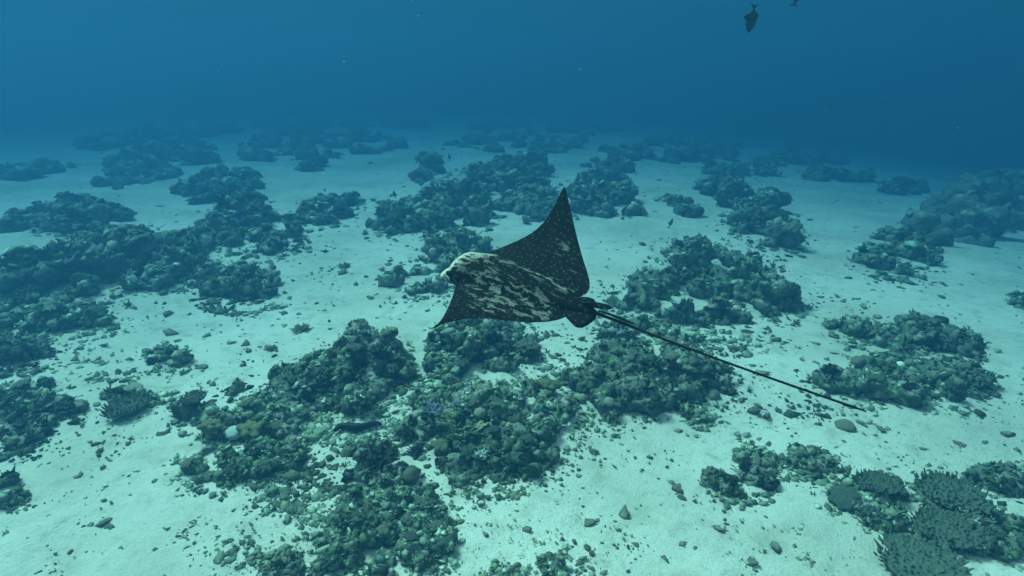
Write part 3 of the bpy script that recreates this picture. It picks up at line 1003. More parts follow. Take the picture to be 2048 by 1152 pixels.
def pix_hit(x, y):
    """first reef surface or sand under a pixel: point, normal, mound index or None"""
    d = Vector(pix_dir(x, y))
    best = None
    for k, b in enumerate(BVH):
        h = b.ray_cast(Vector(C_POS), d)
        if h[0] is not None and (best is None or h[3] < best[3]):
            best = (np.array(h[0]), np.array(h[1]), k, h[3])
    g = pix_ground(x, y)
    dg = np.linalg.norm(g - C_POS)
    if best is None or best[3] > dg:
        return g, np.array([0, 0, 1.0]), None, dg
    return best


KINDS = [('branching_coral', 'bushy', 'bushy', 'olive brown branching coral bush', 13, .26),
         ('finger_coral', 'finger', 'tan', 'tan stubby finger coral clump', 11, .16),
         ('lobed_coral', 'lobed', 'tan', 'tan lobed coral cushion', 12, .20),
         ('lobed_coral', 'lobed', 'bushy', 'olive lobed coral cushion', 13, .12),
         ('dome_coral', 'dome', 'tan', 'tan rounded coral dome', 8, .06),
         ('pale_dome_coral', 'dome', 'pale', 'pale cream rounded coral head', 6, .08),
         ('branching_coral', 'bushy', 'dark', 'blackish branching coral bush', 11, .09)]
KW = np.array([a[5] for a in KINDS])
for k, (o, phrase, V, T, dm, rpx) in enumerate(MOUND_DATA):
    if phrase is None:
        continue
    rs = np.random.default_rng(500 + k)
    P = np.array(MOUNDS[k][2], float)
    area = 0.5 * abs(np.dot(P[:, 0], np.roll(P[:, 1], 1)) - np.dot(P[:, 1], np.roll(P[:, 0], 1)))
    n = int(min(26, area / 1500)) if dm < 14 else int(min(6, area / 2500))
    pos, nrm = sample_faces(V, T, n * 8, rs, .25, .06)
    taken = []
    grown = {}
    for p, nn in zip(pos, nrm):
        if len(taken) >= n:
            break
        to = C_POS - p
        if to @ nn < 0:
            continue
        q = KINDS[rs.choice(len(KINDS), p=KW / KW.sum())]
        size = q[4] * rs.uniform(.75, 1.5) * dm / FPX
        if any(np.linalg.norm(p - a) < (size + b) * 1.1 for a, b in taken):
            continue
        taken.append((p, size))
        up = nn * .5 + np.array([0, 0, .8])
        ob = put_coral(q[0], q[1], q[2], p - up * size * .12, up, size, q[3] + ' on ' + phrase, squash=rs.uniform(.7, 1.0))
        grown.setdefault(q[3], []).append((size, ob))
    for what, lst in grown.items():                # the same kind on the same mound: told apart by size
        lst.sort(key=lambda a: a[0])
        for j, (_, ob) in enumerate(lst):
            w_ = '' if len(lst) == 1 else 'smallest ' if j == 0 else 'largest ' if j == len(lst) - 1 else 'middling '
            ob['label'] = w_ + what + ' on ' + phrase
            ob['group'] = what + ' colonies on ' + phrase

# the colonies the photograph singles out
NAMED = [
    (960, 824, 'ball_coral', 'ball', 'pale', 11, 1.0, 'pale yellowish round coral ball on the shaded face of the central slab'),
    (1218, 802, 'ball_coral', 'ball', 'pale', 10, .9, 'pair member cream coral ball on the outer edge of the undercut reef arm'),
    (1165, 790, 'ball_coral', 'dome', 'pale', 13, .8, 'wide cream coral dome where central slab meets the undercut reef arm'),
    (822, 949, 'ball_coral', 'ball', 'tan', 15, 1.0, 'smooth greyish coral ball alone on the sand pocket beside the pale mound'),
    (965, 908, 'branching_coral', 'bushy', 'white', 16, .8, 'bluish white bleached branching coral on the front of the central slab'),
    (965, 850, 'finger_coral', 'finger', 'pale', 18, .6, 'cream finger coral row below the pale yellowish ball'),
    (762, 912, 'branching_coral', 'bushy', 'dark', 34, .8, 'large dark bushy coral on the back of the pale mound'),
    (725, 802, 'branching_coral', 'bushy', 'bushy', 27, .7, 'wide brown bushy coral at the foot of the dark topped bommie'),
    (868, 818, 'branching_coral', 'bushy', 'lilac', 24, .7, 'grey lilac branching coral on the upper edge of the central slab'),
    (915, 808, 'branching_coral', 'bushy', 'lilac', 13, .7, 'small purplish branching coral beside the grey lilac colony'),
    (885, 890, 'leafy_coral', 'lobed', 'green', 24, .9, 'yellow green leafy coral on the left end of the central slab'),
    (1095, 770, 'leafy_coral', 'lobed', 'green', 26, .9, 'bright green coral tuft on top of the central slab'),
    (505, 855, 'leafy_coral', 'lobed', 'green', 32, .7, 'mossy green coral cushion on the low reef arm'),
    (420, 850, 'leafy_coral', 'lobed', 'green', 24, .7, 'dull green coral cushion at the tip of the low reef arm'),
    (470, 862, 'brain_coral', 'dome', 'white', 16, .7, 'whitish worn coral dome between two green cushions'),
    (1240, 665, 'branching_coral', 'bushy', 'lilac', 24, .7, 'bluish grey staghorn thicket beside the tail base'),
    (945, 662, 'lobed_coral', 'lobed', 'pale', 20, .8, 'cream knobbly coral crown on the bommie beneath the wing'),
    (1055, 690, 'lobed_coral', 'lobed', 'tan', 26, .7, 'rounded tan coral cushion at the right shoulder of the bommie beneath the wing'),
    (730, 1035, 'branching_coral', 'bushy', 'bushy', 32, .7, 'grey branching coral thicket on top of the pale mound'),
    (775, 1045, 'finger_coral', 'finger', 'tan', 20, .8, 'light finger coral beside the thicket on the pale mound'),
    (722, 1058, 'ball_coral', 'dome', 'pale', 8, .8, 'tiny bright cream coral knob below the thicket on the pale mound'),
    (885, 1042, 'ball_coral', 'dome', 'pale', 10, .8, 'cream coral cup at the sand edge of the pale mound'),
    (840, 985, 'branching_coral', 'bushy', 'bushy', 15, .8, 'compact bushy coral overhanging the sand pocket'),
    (832, 900, 'branching_coral', 'bushy', 'dark', 18, .7, 'dark little coral bush on the sand beside the central slab'),
    (865, 1115, 'branching_coral', 'bushy', 'tan', 16, .9, 'tan bushy coral at the foot of the pale mound'),
    (255, 815, 'table_coral', 'table', 'bushy', 36, .8, 'flat bluish grey table coral alone on the sand near the low reef arm'),
    (387, 797, 'table_coral', 'table', 'bushy', 22, .9, 'small square grey table coral behind the low reef arm'),
    (1835, 1120, 'table_coral', 'table', 'bushy', 62, .6, 'large flat ribbed table coral on sand below the ridged patch'),
    (1900, 990, 'table_coral', 'table', 'bushy', 50, .8, 'wide domed table coral on the upper side of the ridged patch'),
    (1890, 1058, 'table_coral', 'table', 'bushy', 46, .7, 'flat table coral in the middle of the ridged patch'),
    (1755, 966, 'table_coral', 'table', 'bushy', 34, .7, 'small table coral at the sand edge of the ridged patch'),
    (1690, 992, 'lobed_coral', 'lobed', 'bushy', 30, .6, 'knobbly grey coral hump at the outer end of the ridged patch'),
    (1690, 850, 'dome_coral', 'dome', 'tan', 16, .6, 'low greenish coral hump on open sand under the tail tip'),
    (605, 655, 'branching_coral', 'bushy', 'tan', 20, .6, 'lone pale coral sprig on the sand channel ahead of the ray'),
    (268, 772, 'dome_coral', 'dome', 'pale', 14, .5, 'flat pale coral disc beside the small square table coral'),
    (690, 530, 'branching_coral', 'finger', 'tan', 16, .5, 'low straggling coral on bare sand ahead of the outcrop'),
    (1660, 745, 'branching_coral', 'finger', 'dark', 16, 1.3, 'upright dark coral stump at the end of the undercut clump'),
    (1880, 640, 'dome_coral', 'dome', 'dark', 12, .7, 'small dark coral hump behind the thin strip'),
]
for (x, y, name, shape, mat, r, sq, label) in NAMED:
    p, nn, k, d = pix_hit(x, y + r * .3)
    size = r * d / FPX
    up = nn * (.35 if shape != 'table' else .15) + np.array([0, 0, 1.0])
    put_coral(name, shape, mat, p + np.array([0, 0, size * (.1 if shape in ('dome', 'ball', 'table') else 0)]), up, size, label.replace('pair member ', ''), squash=sq)

# ------------------------------------------------------------------ rubble on the sand
def rubble_shapes():
    out = []
    for s in range(6):
        v = ICO1[0] * (1 + .75 * vnoise(ICO1[0] * 1.7 + s * 7, 600 + s) + .3 * vnoise(ICO1[0] * 4 + s, 620 + s))[:, None] * (1, .75, .5)
        out.append((v, ICO1[1]))
    for s in range(5):                     # broken coral fingers
        rs = np.random.default_rng(640 + s)
        parts = []
        for q in range(1 + s % 3):
            a = rs.uniform(0, 6.28)
            L = rs.uniform(.8, 1.4)
            d = np.array([math.cos(a), math.sin(a), rs.uniform(0, .35)])
            side = np.array([-d[1], d[0], 0]) * rs.uniform(-.4, .4)
            v, f = tube([-d * L * .5, side * .4 + (0, 0, .05), d * L * .6 + side], [.26, .24, .14], 6)
            tri = [(p[0], p[i], p[i + 1]) for p in f for i in range(1, len(p) - 1)]
            parts.append((v, tri))
        out.append(join(parts))
    return [(np.asarray(v), np.array(f)) for v, f in out]


RUB = rubble_shapes()
RUB_MESH = []
for v, f in RUB[:6]:
    m = mesh_np('coral_rubble', v, f)
    m.materials.append(M_RUBBLE)
    m.polygons.foreach_set('use_smooth', np.ones(len(m.polygons), bool))
    RUB_MESH.append(m)
for s in range(5):                          # single fragments as one skin
    m = remesh(RUB[6 + s][0], [tuple(a) for a in RUB[6 + s][1]], .09)
    m.name = 'coral_rubble'
    m.materials.clear()
    m.materials.append(M_RUBBLE)
    m.polygons.foreach_set('use_smooth', np.ones(len(m.polygons), bool))
    RUB_MESH.append(m)

# where the rubble lies: ellipse in photograph pixels, how many pieces, size in pixels, label
ZONES = [
    (1180, 1030, 260, 130, 60, 7.0, 'grey coral rubble piece on open sand between pale mound and flat slab'),
    (1560, 1050, 170, 110, 28, 7.0, 'grey coral rubble piece on sand beside the reef patch with table corals'),
    (1560, 850, 220, 70, 42, 7.0, 'grey coral rubble piece on sand below the tail of the ray'),
    (1850, 870, 190, 60, 22, 6.5, 'grey coral rubble piece on sand in front of the undercut clump'),
    (1600, 690, 110, 90, 30, 6.5, 'grey coral rubble piece on sand between large reef block and thin strip'),
    (1750, 600, 230, 45, 26, 6.0, 'grey coral rubble piece on sand behind the thin strip'),
    (1250, 480, 90, 60, 14, 5.0, 'grey coral rubble piece on sand behind the ray'),
    (560, 690, 230, 70, 40, 6.5, 'grey coral rubble piece on the sand channel ahead of the ray'),
    (330, 650, 150, 40, 18, 6.0, 'grey coral rubble piece on sand below the massive long mound'),
    (200, 1000, 200, 130, 34, 7.5, 'grey coral rubble piece on pale sand around the dark rounded lump'),
    (250, 870, 100, 60, 14, 7.0, 'grey coral rubble piece on sand between weedy patch and reef shelf'),
    (480, 1040, 150, 80, 26, 7.0, 'grey coral rubble piece on hard sand in front of the reef shelf'),
    (700, 480, 120, 70, 16, 5.0, 'grey coral rubble piece on far sand ahead of the outcrop'),
    (1120, 690, 60, 60, 12, 7.0, 'grey coral rubble piece on sand pocket under the rear of the ray'),
]
sizes_done = []
for zi, (cx, cy, rx, ry, n, sp, label) in enumerate(ZONES):
    rs = np.random.default_rng(700 + zi)
    made = 0
    for _ in range(n * 3):
        if made >= int(n * .72):
            break
        a, r = rs.uniform(0, 6.28), math.sqrt(rs.uniform(0, 1))
        x, y = cx + rx * r * math.cos(a), cy + ry * r * math.sin(a)
        if not (-20 < x < 2068 and y < 1165):
            continue
        p, nn, k, d = pix_hit(x, y)
        if k is not None:
            continue
        made += 1
        o = bpy.data.objects.new('coral_rubble', RUB_MESH[rs.integers(len(RUB_MESH))])
        COL.objects.link(o)
        s = min(sp * rs.lognormal(0, .38), 14) * d / FPX
        o.location = (p[0], p[1], p[2] + s * .04)
        o.rotation_euler = (rs.normal() * .25, rs.normal() * .25, rs.uniform(0, 6.28))
        o.scale = (s, s, s * rs.uniform(.6, 1))
        tag(o, label, 'rubble', 'pieces of rubble: ' + label[25:])


def small_rubble():
    rs = np.random.default_rng(77)
    n = 8500
    x = rs.uniform(-60, 2110, n * 3)
    y = 240 + (1165 - 240) * rs.uniform(0, 1, n * 3) ** .85
    keep = vnoise(np.stack([x / 90, y / 60, x * 0], -1), 71) + .6 * vnoise(np.stack([x / 28, y / 20, x * 0], -1), 72) > rs.uniform(-.9, 1.5, n * 3)
    x, y = x[keep][:n], y[keep][:n]
    pos = pix_ground_many(x, y)
    d = np.linalg.norm(pos - C_POS, axis=1)
    size = np.minimum(rs.lognormal(math.log(2.1), .55, len(pos)), 6) * d / FPX
    nrm = rs.normal(size=(len(pos), 3)) * .18 + (0, 0, 1)
    nrm /= np.linalg.norm(nrm, axis=1, keepdims=True)
    pos[:, 2] -= size * .08
    tt = rs.choice([0, 1, 2, 5, 6], len(pos), p=[.2, .35, .25, .1, .1])
    v, t, c = batch(pos, nrm, size, rs, RUB, None, tt)
    m = mesh_np('rubble_litter', v, t)
    add_tint(m, c)
    o = link('rubble_litter', m, M_TINT, smooth=False)
    tag(o, 'countless small coral crumbs and shell bits littering the pale sand', 'rubble', kind='stuff')


small_rubble()


# pavements of crowded rubble
def pavement(cx, cy, rx, ry, n, seed, label):
    rs = np.random.default_rng(seed)
    a, r = rs.uniform(0, 6.28, n), np.sqrt(rs.uniform(0, 1, n)) * (1 + .25 * rs.normal(size=n) * .5)
    pos, nr = [], []
    for q, w in zip(a, r):
        p, nn, k, d = pix_hit(cx + rx * w * math.cos(q), cy + ry * w * math.sin(q))
        if k is None:
            pos.append(p)
    pos = np.array(pos)
    d = np.linalg.norm(pos - C_POS, axis=1)
    size = rs.lognormal(math.log(5.0), .45, len(pos)) * d / FPX
    nrm = rs.normal(size=(len(pos), 3)) * .25 + (0, 0, 1)
    nrm /= np.linalg.norm(nrm, axis=1, keepdims=True)
    tt = rs.choice([0, 1, 2, 6], len(pos), p=[.25, .35, .25, .15])
    v, t, c = batch(pos, nrm, size, rs, RUB, None, tt)
    m = mesh_np('rubble_bed', v, t)
    add_tint(m, c)
    tag(link('rubble_bed', m, M_TINT, smooth=False), label, 'rubble', kind='stuff')


pavement(610, 985, 100, 60, 420, 1, 'crowded bed of worn coral rubble between reef shelf and pale mound')
pavement(680, 880, 70, 28, 130, 2, 'crowded rubble bed under the dark topped bommie')
pavement(200, 742, 85, 24, 160, 3, 'streaky low rubble bed on sand in front of the dark spur')
pavement(1300, 660, 110, 30, 160, 4, 'rubble bed alongside the base of the tail')
pavement(470, 1105, 60, 30, 90, 5, 'thin rubble bed beside the rough crusted rock')
pavement(1640, 800, 60, 40, 90, 6, 'loose rubble bed beside the undercut clump')
pavement(1030, 975, 50, 25, 60, 8, 'small rubble bed at the foot of the central slab')

pavement(850, 785, 90, 40, 220, 9, 'rubble bed between the dark topped bommie and the central slab')
pavement(770, 865, 110, 34, 220, 10, 'rubble bed between the central slab and the pale mound')
pavement(1130, 735, 60, 40, 130, 11, 'rubble bed between the central slab and the undercut arm')
pavement(600, 850, 70, 40, 160, 12, 'rubble bed between the low reef arm and the dark topped bommie')
pavement(1500, 690, 90, 30, 120, 13, 'rubble bed in front of the large reef block')
pavement(1600, 960, 90, 40, 110, 14, 'rubble bed between flat slab and table corals')
pavement(480, 610, 90, 26, 130, 15, 'rubble apron spilling from the rounded block onto the sand')

# the pale ring lying on the sand
rp = pix_ground(962, 1007)
rd = np.linalg.norm(rp - C_POS)
th = np.linspace(0, 2 * math.pi, 25)[:-1]
rv, rf = [], []
R0, r0 = 7.2 * rd / FPX, 1.5 * rd / FPX
for a in th:
    for b in np.linspace(0, 2 * math.pi, 7)[:-1]:
        rv.append(((R0 + r0 * math.cos(b)) * math.cos(a), (R0 + r0 * math.cos(b)) * math.sin(a), r0 * math.sin(b) + .3 * r0))
for i in range(24):
    for j in range(6):
        rf.append((i * 6 + j, ((i + 1) % 24) * 6 + j, ((i + 1) % 24) * 6 + (j + 1) % 6, i * 6 + (j + 1) % 6))
ring = link('sand_ring', mesh_from('sand_ring', rv, rf), CM['bushy'])
ring.location = rp + np.array([0, 0, .012])
tag(ring, 'small greyish ring lying on open sand beside the central slab', 'ring')

# ------------------------------------------------------------------ the eagle ray
S_RAY = 1.3
RAY_LOC = (0.0, 3.0147, 2.3872)
RAY_ROT = Matrix(((-0.8097873837, -0.5783933488, -0.0985166341), (0.5817899151, -0.7698488884, -0.2623989020), (0.0759268585, -0.2698033045, 0.9599173345)))


def wing_lift(p):
    """raise the wings of the flat ray: right (far) wing a little more than the left"""
    p = np.asarray(p, float)
    o = p.copy()
    s = np.maximum(np.abs(p[:, 1]) - .08, 0)
    lf = p[:, 1] > 0
    a = np.where(lf, .085, .126)
    b = np.where(lf, .706, 1.038)
    o[:, 2] += a * s + b * s * s
    k = np.sqrt(np.maximum(1 - (a + b * s) ** 2 * .5, .3))
    o[:, 1] = np.sign(p[:, 1]) * (np.minimum(np.abs(p[:, 1]), .08) + s * k)
    return o


R_LE = [(0, .255), (.07, .25), (.10, .238), (.142, .221), (.199, .17), (.247, .123), (.293, .082), (.341, .056), (.386, .043), (.431, .035), (.472, .028), (.491, .021)]
R_TE = [(0, -.275), (.064, -.279), (.081, -.292), (.107, -.296), (.148, -.278), (.195, -.238), (.244, -.191), (.292, -.149), (.343, -.105), (.398, -.06), (.451, -.017), (.485, .012), (.491, .019)]
L_LE = [(0, .255), (.061, .24), (.121, .197), (.196, .15), (.286, .092), (.370, .036), (.459, -.023), (.52, -.063), (.586, -.103)]
L_TE = [(0, -.30), (.072, -.297), (.102, -.282), (.138, -.255), (.179, -.206), (.218, -.144), (.243, -.090), (.277, -.048), (.325, -.022), (.397, -.020), (.46, -.036), (.52, -.070), (.586, -.105)]


def build_ray():
    root = bpy.data.objects.new('eagle_ray', None)
    COL.objects.link(root)
    root.location = RAY_LOC
    root.rotation_euler = RAY_ROT.to_euler()
    tag(root, 'dark spotted eagle ray with pale streaked back and long thin tail gliding over the reef', 'ray')

    # skin of the ray: charcoal, pale streaks and mottling along the back, small pale dots on the wings
    m, nt, b = new_mat('ray_skin', 0.85, 0.06)
    at = nt.nodes.new('ShaderNodeAttribute'); at.attribute_name = 'plan'
    am = nt.nodes.new('ShaderNodeAttribute'); am.attribute_name = 'mottle'
    ab = nt.nodes.new('ShaderNodeAttribute'); ab.attribute_name = 'belly'
    mp = nt.nodes.new('ShaderNodeMapping'); mp.inputs['Scale'].default_value = (14, 44, 1)
    nt.links.new(at.outputs['Vector'], mp.inputs['Vector'])
    wob = nt.nodes.new('ShaderNodeTexNoise'); wob.inputs['Scale'].default_value = 9; wob.inputs['Detail'].default_value = 3
    nt.links.new(at.outputs['Vector'], wob.inputs['Vector'])
    wa = nt.nodes.new('ShaderNodeVectorMath'); wa.operation = 'MULTIPLY_ADD'; wa.inputs[1].default_value = (1.6, 2.6, 0)
    nt.links.new(wob.outputs['Color'], wa.inputs[0]); nt.links.new(mp.outputs[0], wa.inputs[2])
    st = nt.nodes.new('ShaderNodeTexNoise'); st.inputs['Scale'].default_value = 1.0; st.inputs['Detail'].default_value = 5; st.inputs['Roughness'].default_value = .68
    nt.links.new(wa.outputs[0], st.inputs['Vector'])
    add = nt.nodes.new('ShaderNodeMath'); add.operation = 'ADD'
    con = nt.nodes.new('ShaderNodeMath'); con.operation = 'MULTIPLY_ADD'; con.inputs[1].default_value = 2.0; con.inputs[2].default_value = -.5
    nt.links.new(st.outputs['Fac'], con.inputs[0])
    nt.links.new(con.outputs[0], add.inputs[0]); nt.links.new(am.outputs['Fac'], add.inputs[1])
    sc_ = nt.nodes.new('ShaderNodeMath'); sc_.operation = 'MULTIPLY'; sc_.inputs[1].default_value = .7
    nt.links.new(add.outputs[0], sc_.inputs[0])
    pale = ramp(nt, sc_.outputs[0], [(.625, (0, 0, 0)), (.665, (1, 1, 1))])
    tone = ramp(nt, am.outputs['Fac'], [(.15, (.045, .052, .047)), (.34, (.11, .125, .11)), (.44, (.26, .28, .24)), (.58, (.46, .47, .41))])
    vo = nt.nodes.new('ShaderNodeTexVoronoi'); vo.inputs['Scale'].default_value = 34; vo.inputs['Randomness'].default_value = .65
    vo.voronoi_dimensions = '2D'
    nt.links.new(at.outputs['Vector'], vo.inputs['Vector'])
    dot = ramp(nt, vo.outputs['Distance'], [(.07, (1, 1, 1)), (.13, (0, 0, 0))])
    skin = ramp(nt, noise_node(nt, at.outputs['Vector'], 22, 4, .6), [(.3, (.0022, .003, .0028)), (.7, (.0075, .009, .0085))])
    c = mixc(nt, dot, skin, (.075, .085, .078))
    c = mixc(nt, pale, c, tone)
    c = mixc(nt, ab.outputs['Fac'], c, (.62, .62, .58))
    nt.links.new(c, b.inputs['Base Color'])
    bump(nt, st.outputs['Fac'], b, .12, .01)

    # the disc: a lens shaped wing section all along the span
    vs_l = np.concatenate([np.linspace(.0, .5, 46)[1:], np.linspace(.5, .586, 9)[1:]])
    vs_r = np.concatenate([np.linspace(.0, .44, 42)[1:], np.linspace(.44, .491, 8)[1:]])
    span = np.concatenate([-vs_r[::-1], [0], vs_l])
    NS = 40
    s = .5 - .5 * np.cos(np.linspace(0, math.pi, NS))
    rows_t, rows_b = [], []
    for v in span:
        LE, TE = (L_LE, L_TE) if v >= 0 else (R_LE, R_TE)
        le = np.interp(abs(v), *zip(*LE))
        te = np.interp(abs(v), *zip(*TE))
        tip = .586 if v >= 0 else .491
        x = le + (te - le) * s
        prof = np.sqrt(s) * (1 - s) * 2.6
        Tk = .044 * math.exp(-(v / .15) ** 2) + .014 * (1 - abs(v) / tip) + .0015
        Tk = min(Tk, (le - te) * .4 + .001)
        rows_t.append(np.stack([x, np.full(NS, v), prof * Tk], -1))
        rows_b.append(np.stack([x, np.full(NS, v), -prof * Tk * .7], -1))
    n = len(span)
    Vt = np.array(rows_t)
    Vb = np.array(rows_b)
    # smooth the outline a little along the span
    for A in (Vt, Vb):
        for _ in range(2):
            A[1:-1, :, 0] = A[1:-1, :, 0] * .5 + (A[:-2, :, 0] + A[2:, :, 0]) * .25
    verts = np.concatenate([Vt.reshape(-1, 3), Vb[:, 1:-1].reshape(-1, 3)])
    it = lambda i, j: i * NS + j
    ib = lambda i, j: it(i, j) if j in (0, NS - 1) else n * NS + i * (NS - 2) + j - 1
    faces = []
    for i in range(n - 1):
        for j in range(NS - 1):
            faces.append((it(i, j), it(i + 1, j), it(i + 1, j + 1), it(i, j + 1))[::-1])
            q = (ib(i, j), ib(i, j + 1), ib(i + 1, j + 1), ib(i + 1, j))
            faces.append(q[::-1])
    for i in (0, n - 1):
        ring_ = [it(i, j) for j in range(NS)] + [ib(i, j) for j in range(NS - 2, 0, -1)]
        faces.append(ring_ if i == 0 else ring_[::-1])
    disc = mesh_from('disc', verts, faces)
    # the trunk with the domed head and the flat drooping bill
    prof = [(.378, .020, .006, .007, -.052), (.370, .036, .009, .009, -.050), (.352, .047, .012, .012, -.045), (.332, .049, .013, .016, -.038), (.318, .048, .018, .022, -.030),
            (.304, .056, .036, .034, -.020), (.288, .070, .054, .044, -.010), (.262, .084, .069, .052, -.002), (.23, .097, .079, .056, 0), (.19, .104, .088, .056, 0),
            (.13, .112, .092, .054, 0), (.06, .116, .088, .050, 0), (-.02, .110, .079, .044, 0), (-.10, .094, .066, .038, 0),
            (-.18, .072, .044, .030, 0), (-.25, .050, .034, .024, 0), (-.31, .032, .024, .018, .002), (-.36, .018, .015, .012, .004), (-.39, .010, .009, .008, .005)]
    K = 28
    bv, bf = [], []
    for (x, w, ht, hb, zc) in prof:
        for j in range(K):
            q = 2 * math.pi * j / K
            cy, sz = math.cos(q), math.sin(q)
            e_ = .85
            bv.append((x, w * math.copysign(abs(cy) ** e_, cy), zc + (ht if sz > 0 else hb) * math.copysign(abs(sz) ** e_, sz)))
    for i in range(len(prof) - 1):
        for j in range(K):
            j2 = (j + 1) % K
            bf.append((i * K + j, i * K + j2, (i + 1) * K + j2, (i + 1) * K + j)[::-1])
    bf.append(tuple(range(K)))
    bf.append(tuple(range((len(prof) - 1) * K, len(prof) * K))[::-1])
    trunk = mesh_from('trunk', bv, bf)
    for me in (disc, trunk):
        bm = bmesh.new(); bm.from_mesh(me)
        bmesh.ops.recalc_face_normals(bm, faces=bm.faces[:])
        bm.to_mesh(me); bm.free()
    od = bpy.data.objects.new('tmp_disc', disc); COL.objects.link(od)
    ot = bpy.data.objects.new('tmp_trunk', trunk); COL.objects.link(ot)
    md = ot.modifiers.new('s', 'SUBSURF'); md.levels = 2; md.render_levels = 2
    mb = od.modifiers.new('b', 'BOOLEAN'); mb.operation = 'UNION'; mb.object = ot; mb.solver = 'EXACT'
    dg = bpy.context.evaluated_depsgraph_get()
    body = bpy.data.meshes.new_from_object(od.evaluated_get(dg))
    bpy.data.objects.remove(od); bpy.data.objects.remove(ot)
    bm = bmesh.new(); bm.from_mesh(body)
    bmesh.ops.triangulate(bm, faces=[f for f in bm.faces if len(f.verts) > 4])
    # soften the seam between trunk and wings
    seam = [v for v in bm.verts if abs(v.co.y) < .17 and -.30 < v.co.x < .27 and v.co.z > .01]
    for _ in range(10):
        bmesh.ops.smooth_vert(bm, verts=seam, factor=.5, use_axis_x=True, use_axis_y=True, use_axis_z=True)
    bm.to_mesh(body); bm.free()
    P = co_of(body)
    Nn = no_of(body)
    body.name = 'body'
    g = lambda x0, y0, sx, sy: np.exp(-((P[:, 0] - x0) / sx) ** 2 - ((P[:, 1] - y0) / sy) ** 2)
    mot = .40 * g(.29, -.02, .09, .07) + .30 * g(.28, .07, .07, .07) + .22 * g(.16, -.03, .09, .09)
    mot += .20 * g(.02, -.045, .20, .035) + .30 * g(-.15, -.068, .10, .038) + .22 * g(-.24, -.05, .05, .03) + .55 * g(.355, .0, .032, .10)
    mot += .27 * g(-.02, .04, .26, .085) + .30 * g(-.14, .12, .14, .06) + .34 * g(-.03, .22, .12, .06) + .30 * g(.06, .13, .10, .06) + .2 * g(-.2, .1, .08, .08)
    mot += .36 * g(-.10, -.25, .07, .045) + .30 * g(-.17, -.15, .07, .05) + .26 * g(-.02, -.30, .05, .04)
    mot += .40 * g(.295, .075, .045, .045)
    mot -= .36 * g(.250, .082, .022, .02) + .25 * g(.06, -.16, .12, .05)
    mot = np.where(P[:, 1] > .045 + .1 * (P[:, 0] > .2), np.minimum(mot, .37), mot)
    mot = np.where((P[:, 1] > -.02) & (P[:, 0] < .15), np.minimum(mot, .40), mot)
    mot = np.where((P[:, 0] < .16) & (P[:, 1] <= -.02), np.minimum(mot, .44), mot)
    mot = np.minimum(mot, .62)
    mot = mot * (Nn[:, 2] > -.2)
    bel = np.clip((-Nn[:, 2] - .25) * 3, 0, 1)
    for nm, a in (('mottle', mot), ('belly', bel)):
        q = body.attributes.new(nm, 'FLOAT', 'POINT')
        q.data.foreach_set('value', a.astype(np.float32))
    q = body.attributes.new('plan', 'FLOAT_VECTOR', 'POINT')
    q.data.foreach_set('vector', (P * (1, 1, 0)).astype(np.float32).ravel())
    set_co(body, wing_lift(P) * S_RAY)
    body.materials.clear()
    link('body', body, m, root)

    dark, nt2, b2 = new_mat('ray_tail_skin', .7, .1)
    b2.inputs['Base Color'].default_value = (.004, .005, .005, 1)

    def plain_plan(me, pl, mott):
        for nm, a in (('mottle', np.full(len(pl), mott)), ('belly', np.zeros(len(pl)))):
            q_ = me.attributes.new(nm, 'FLOAT', 'POINT')
            q_.data.foreach_set('value', a.astype(np.float32))
        q_ = me.attributes.new('plan', 'FLOAT_VECTOR', 'POINT')
        q_.data.foreach_set('vector', (pl * (1, 1, 0)).astype(np.float32).ravel())

    # eyes: dark bulges on the sides of the head, with a pale lid ridge
    for sd in (1, -1):
        v = ICO2[0] * (.021, .010, .015) + (.262, sd * .079, .022)
        me = mesh_from('eye', v * S_RAY, ICO2[1])
        eye = link('eye', me, dark, root)
        v = ICO2[0] * (.017, .010, .010) + (.205, sd * .098, .034)
        me = mesh_from('spiracle', v * S_RAY, ICO2[1])
        link('spiracle', me, dark, root)

    def slab(name, outline, z0, droop, thick, mott):
        o_ = np.array(outline)
        c0 = o_.mean(0)
        rings = [1.0, .7, .35]
        vv, ff = [], []
        for side in (1, -1):
            for rr in rings:
                for q_ in o_:
                    xy = c0 + (q_ - c0) * rr
                    t_ = thick * math.sqrt(max(1 - rr * rr, 0)) * side
                    vv.append((xy[0], xy[1], z0 + droop * abs(xy[1]) + t_))
            vv.append((c0[0], c0[1], z0 + droop * abs(c0[1]) + thick * side))
        nO = len(o_)
        blk = nO * 3 + 1
        for sdx in (0, 1):
            o0 = sdx * blk
            for r_ in range(2):
                for j in range(nO):
                    j2 = (j + 1) % nO
                    f_ = (o0 + r_ * nO + j, o0 + r_ * nO + j2, o0 + (r_ + 1) * nO + j2, o0 + (r_ + 1) * nO + j)
                    ff.append(f_ if sdx == 0 else f_[::-1])
            for j in range(nO):
                f_ = (o0 + 2 * nO + j, o0 + 2 * nO + (j + 1) % nO, o0 + 3 * nO)
                ff.append(f_ if sdx == 0 else f_[::-1])
        vv = np.array(vv)
        me = mesh_from(name, vv * S_RAY, ff)
        bm_ = bmesh.new(); bm_.from_mesh(me)
        bmesh.ops.remove_doubles(bm_, verts=bm_.verts[:], dist=1e-5)
        bmesh.ops.recalc_face_normals(bm_, faces=bm_.faces[:])
        bm_.to_mesh(me); bm_.free()
        plain_plan(me, co_of(me) / S_RAY, mott)
        return link(name, me, m, root)

    slab('pelvic_fin', [(-.24, .02), (-.27, .05), (-.297, .070), (-.318, .082), (-.337, .092), (-.352, .100), (-.366, .103), (-.382, .097), (-.392, .075), (-.398, .049), (-.399, .022), (-.392, .004), (-.36, .002), (-.30, .0)], 0, 0, .008, -.1)
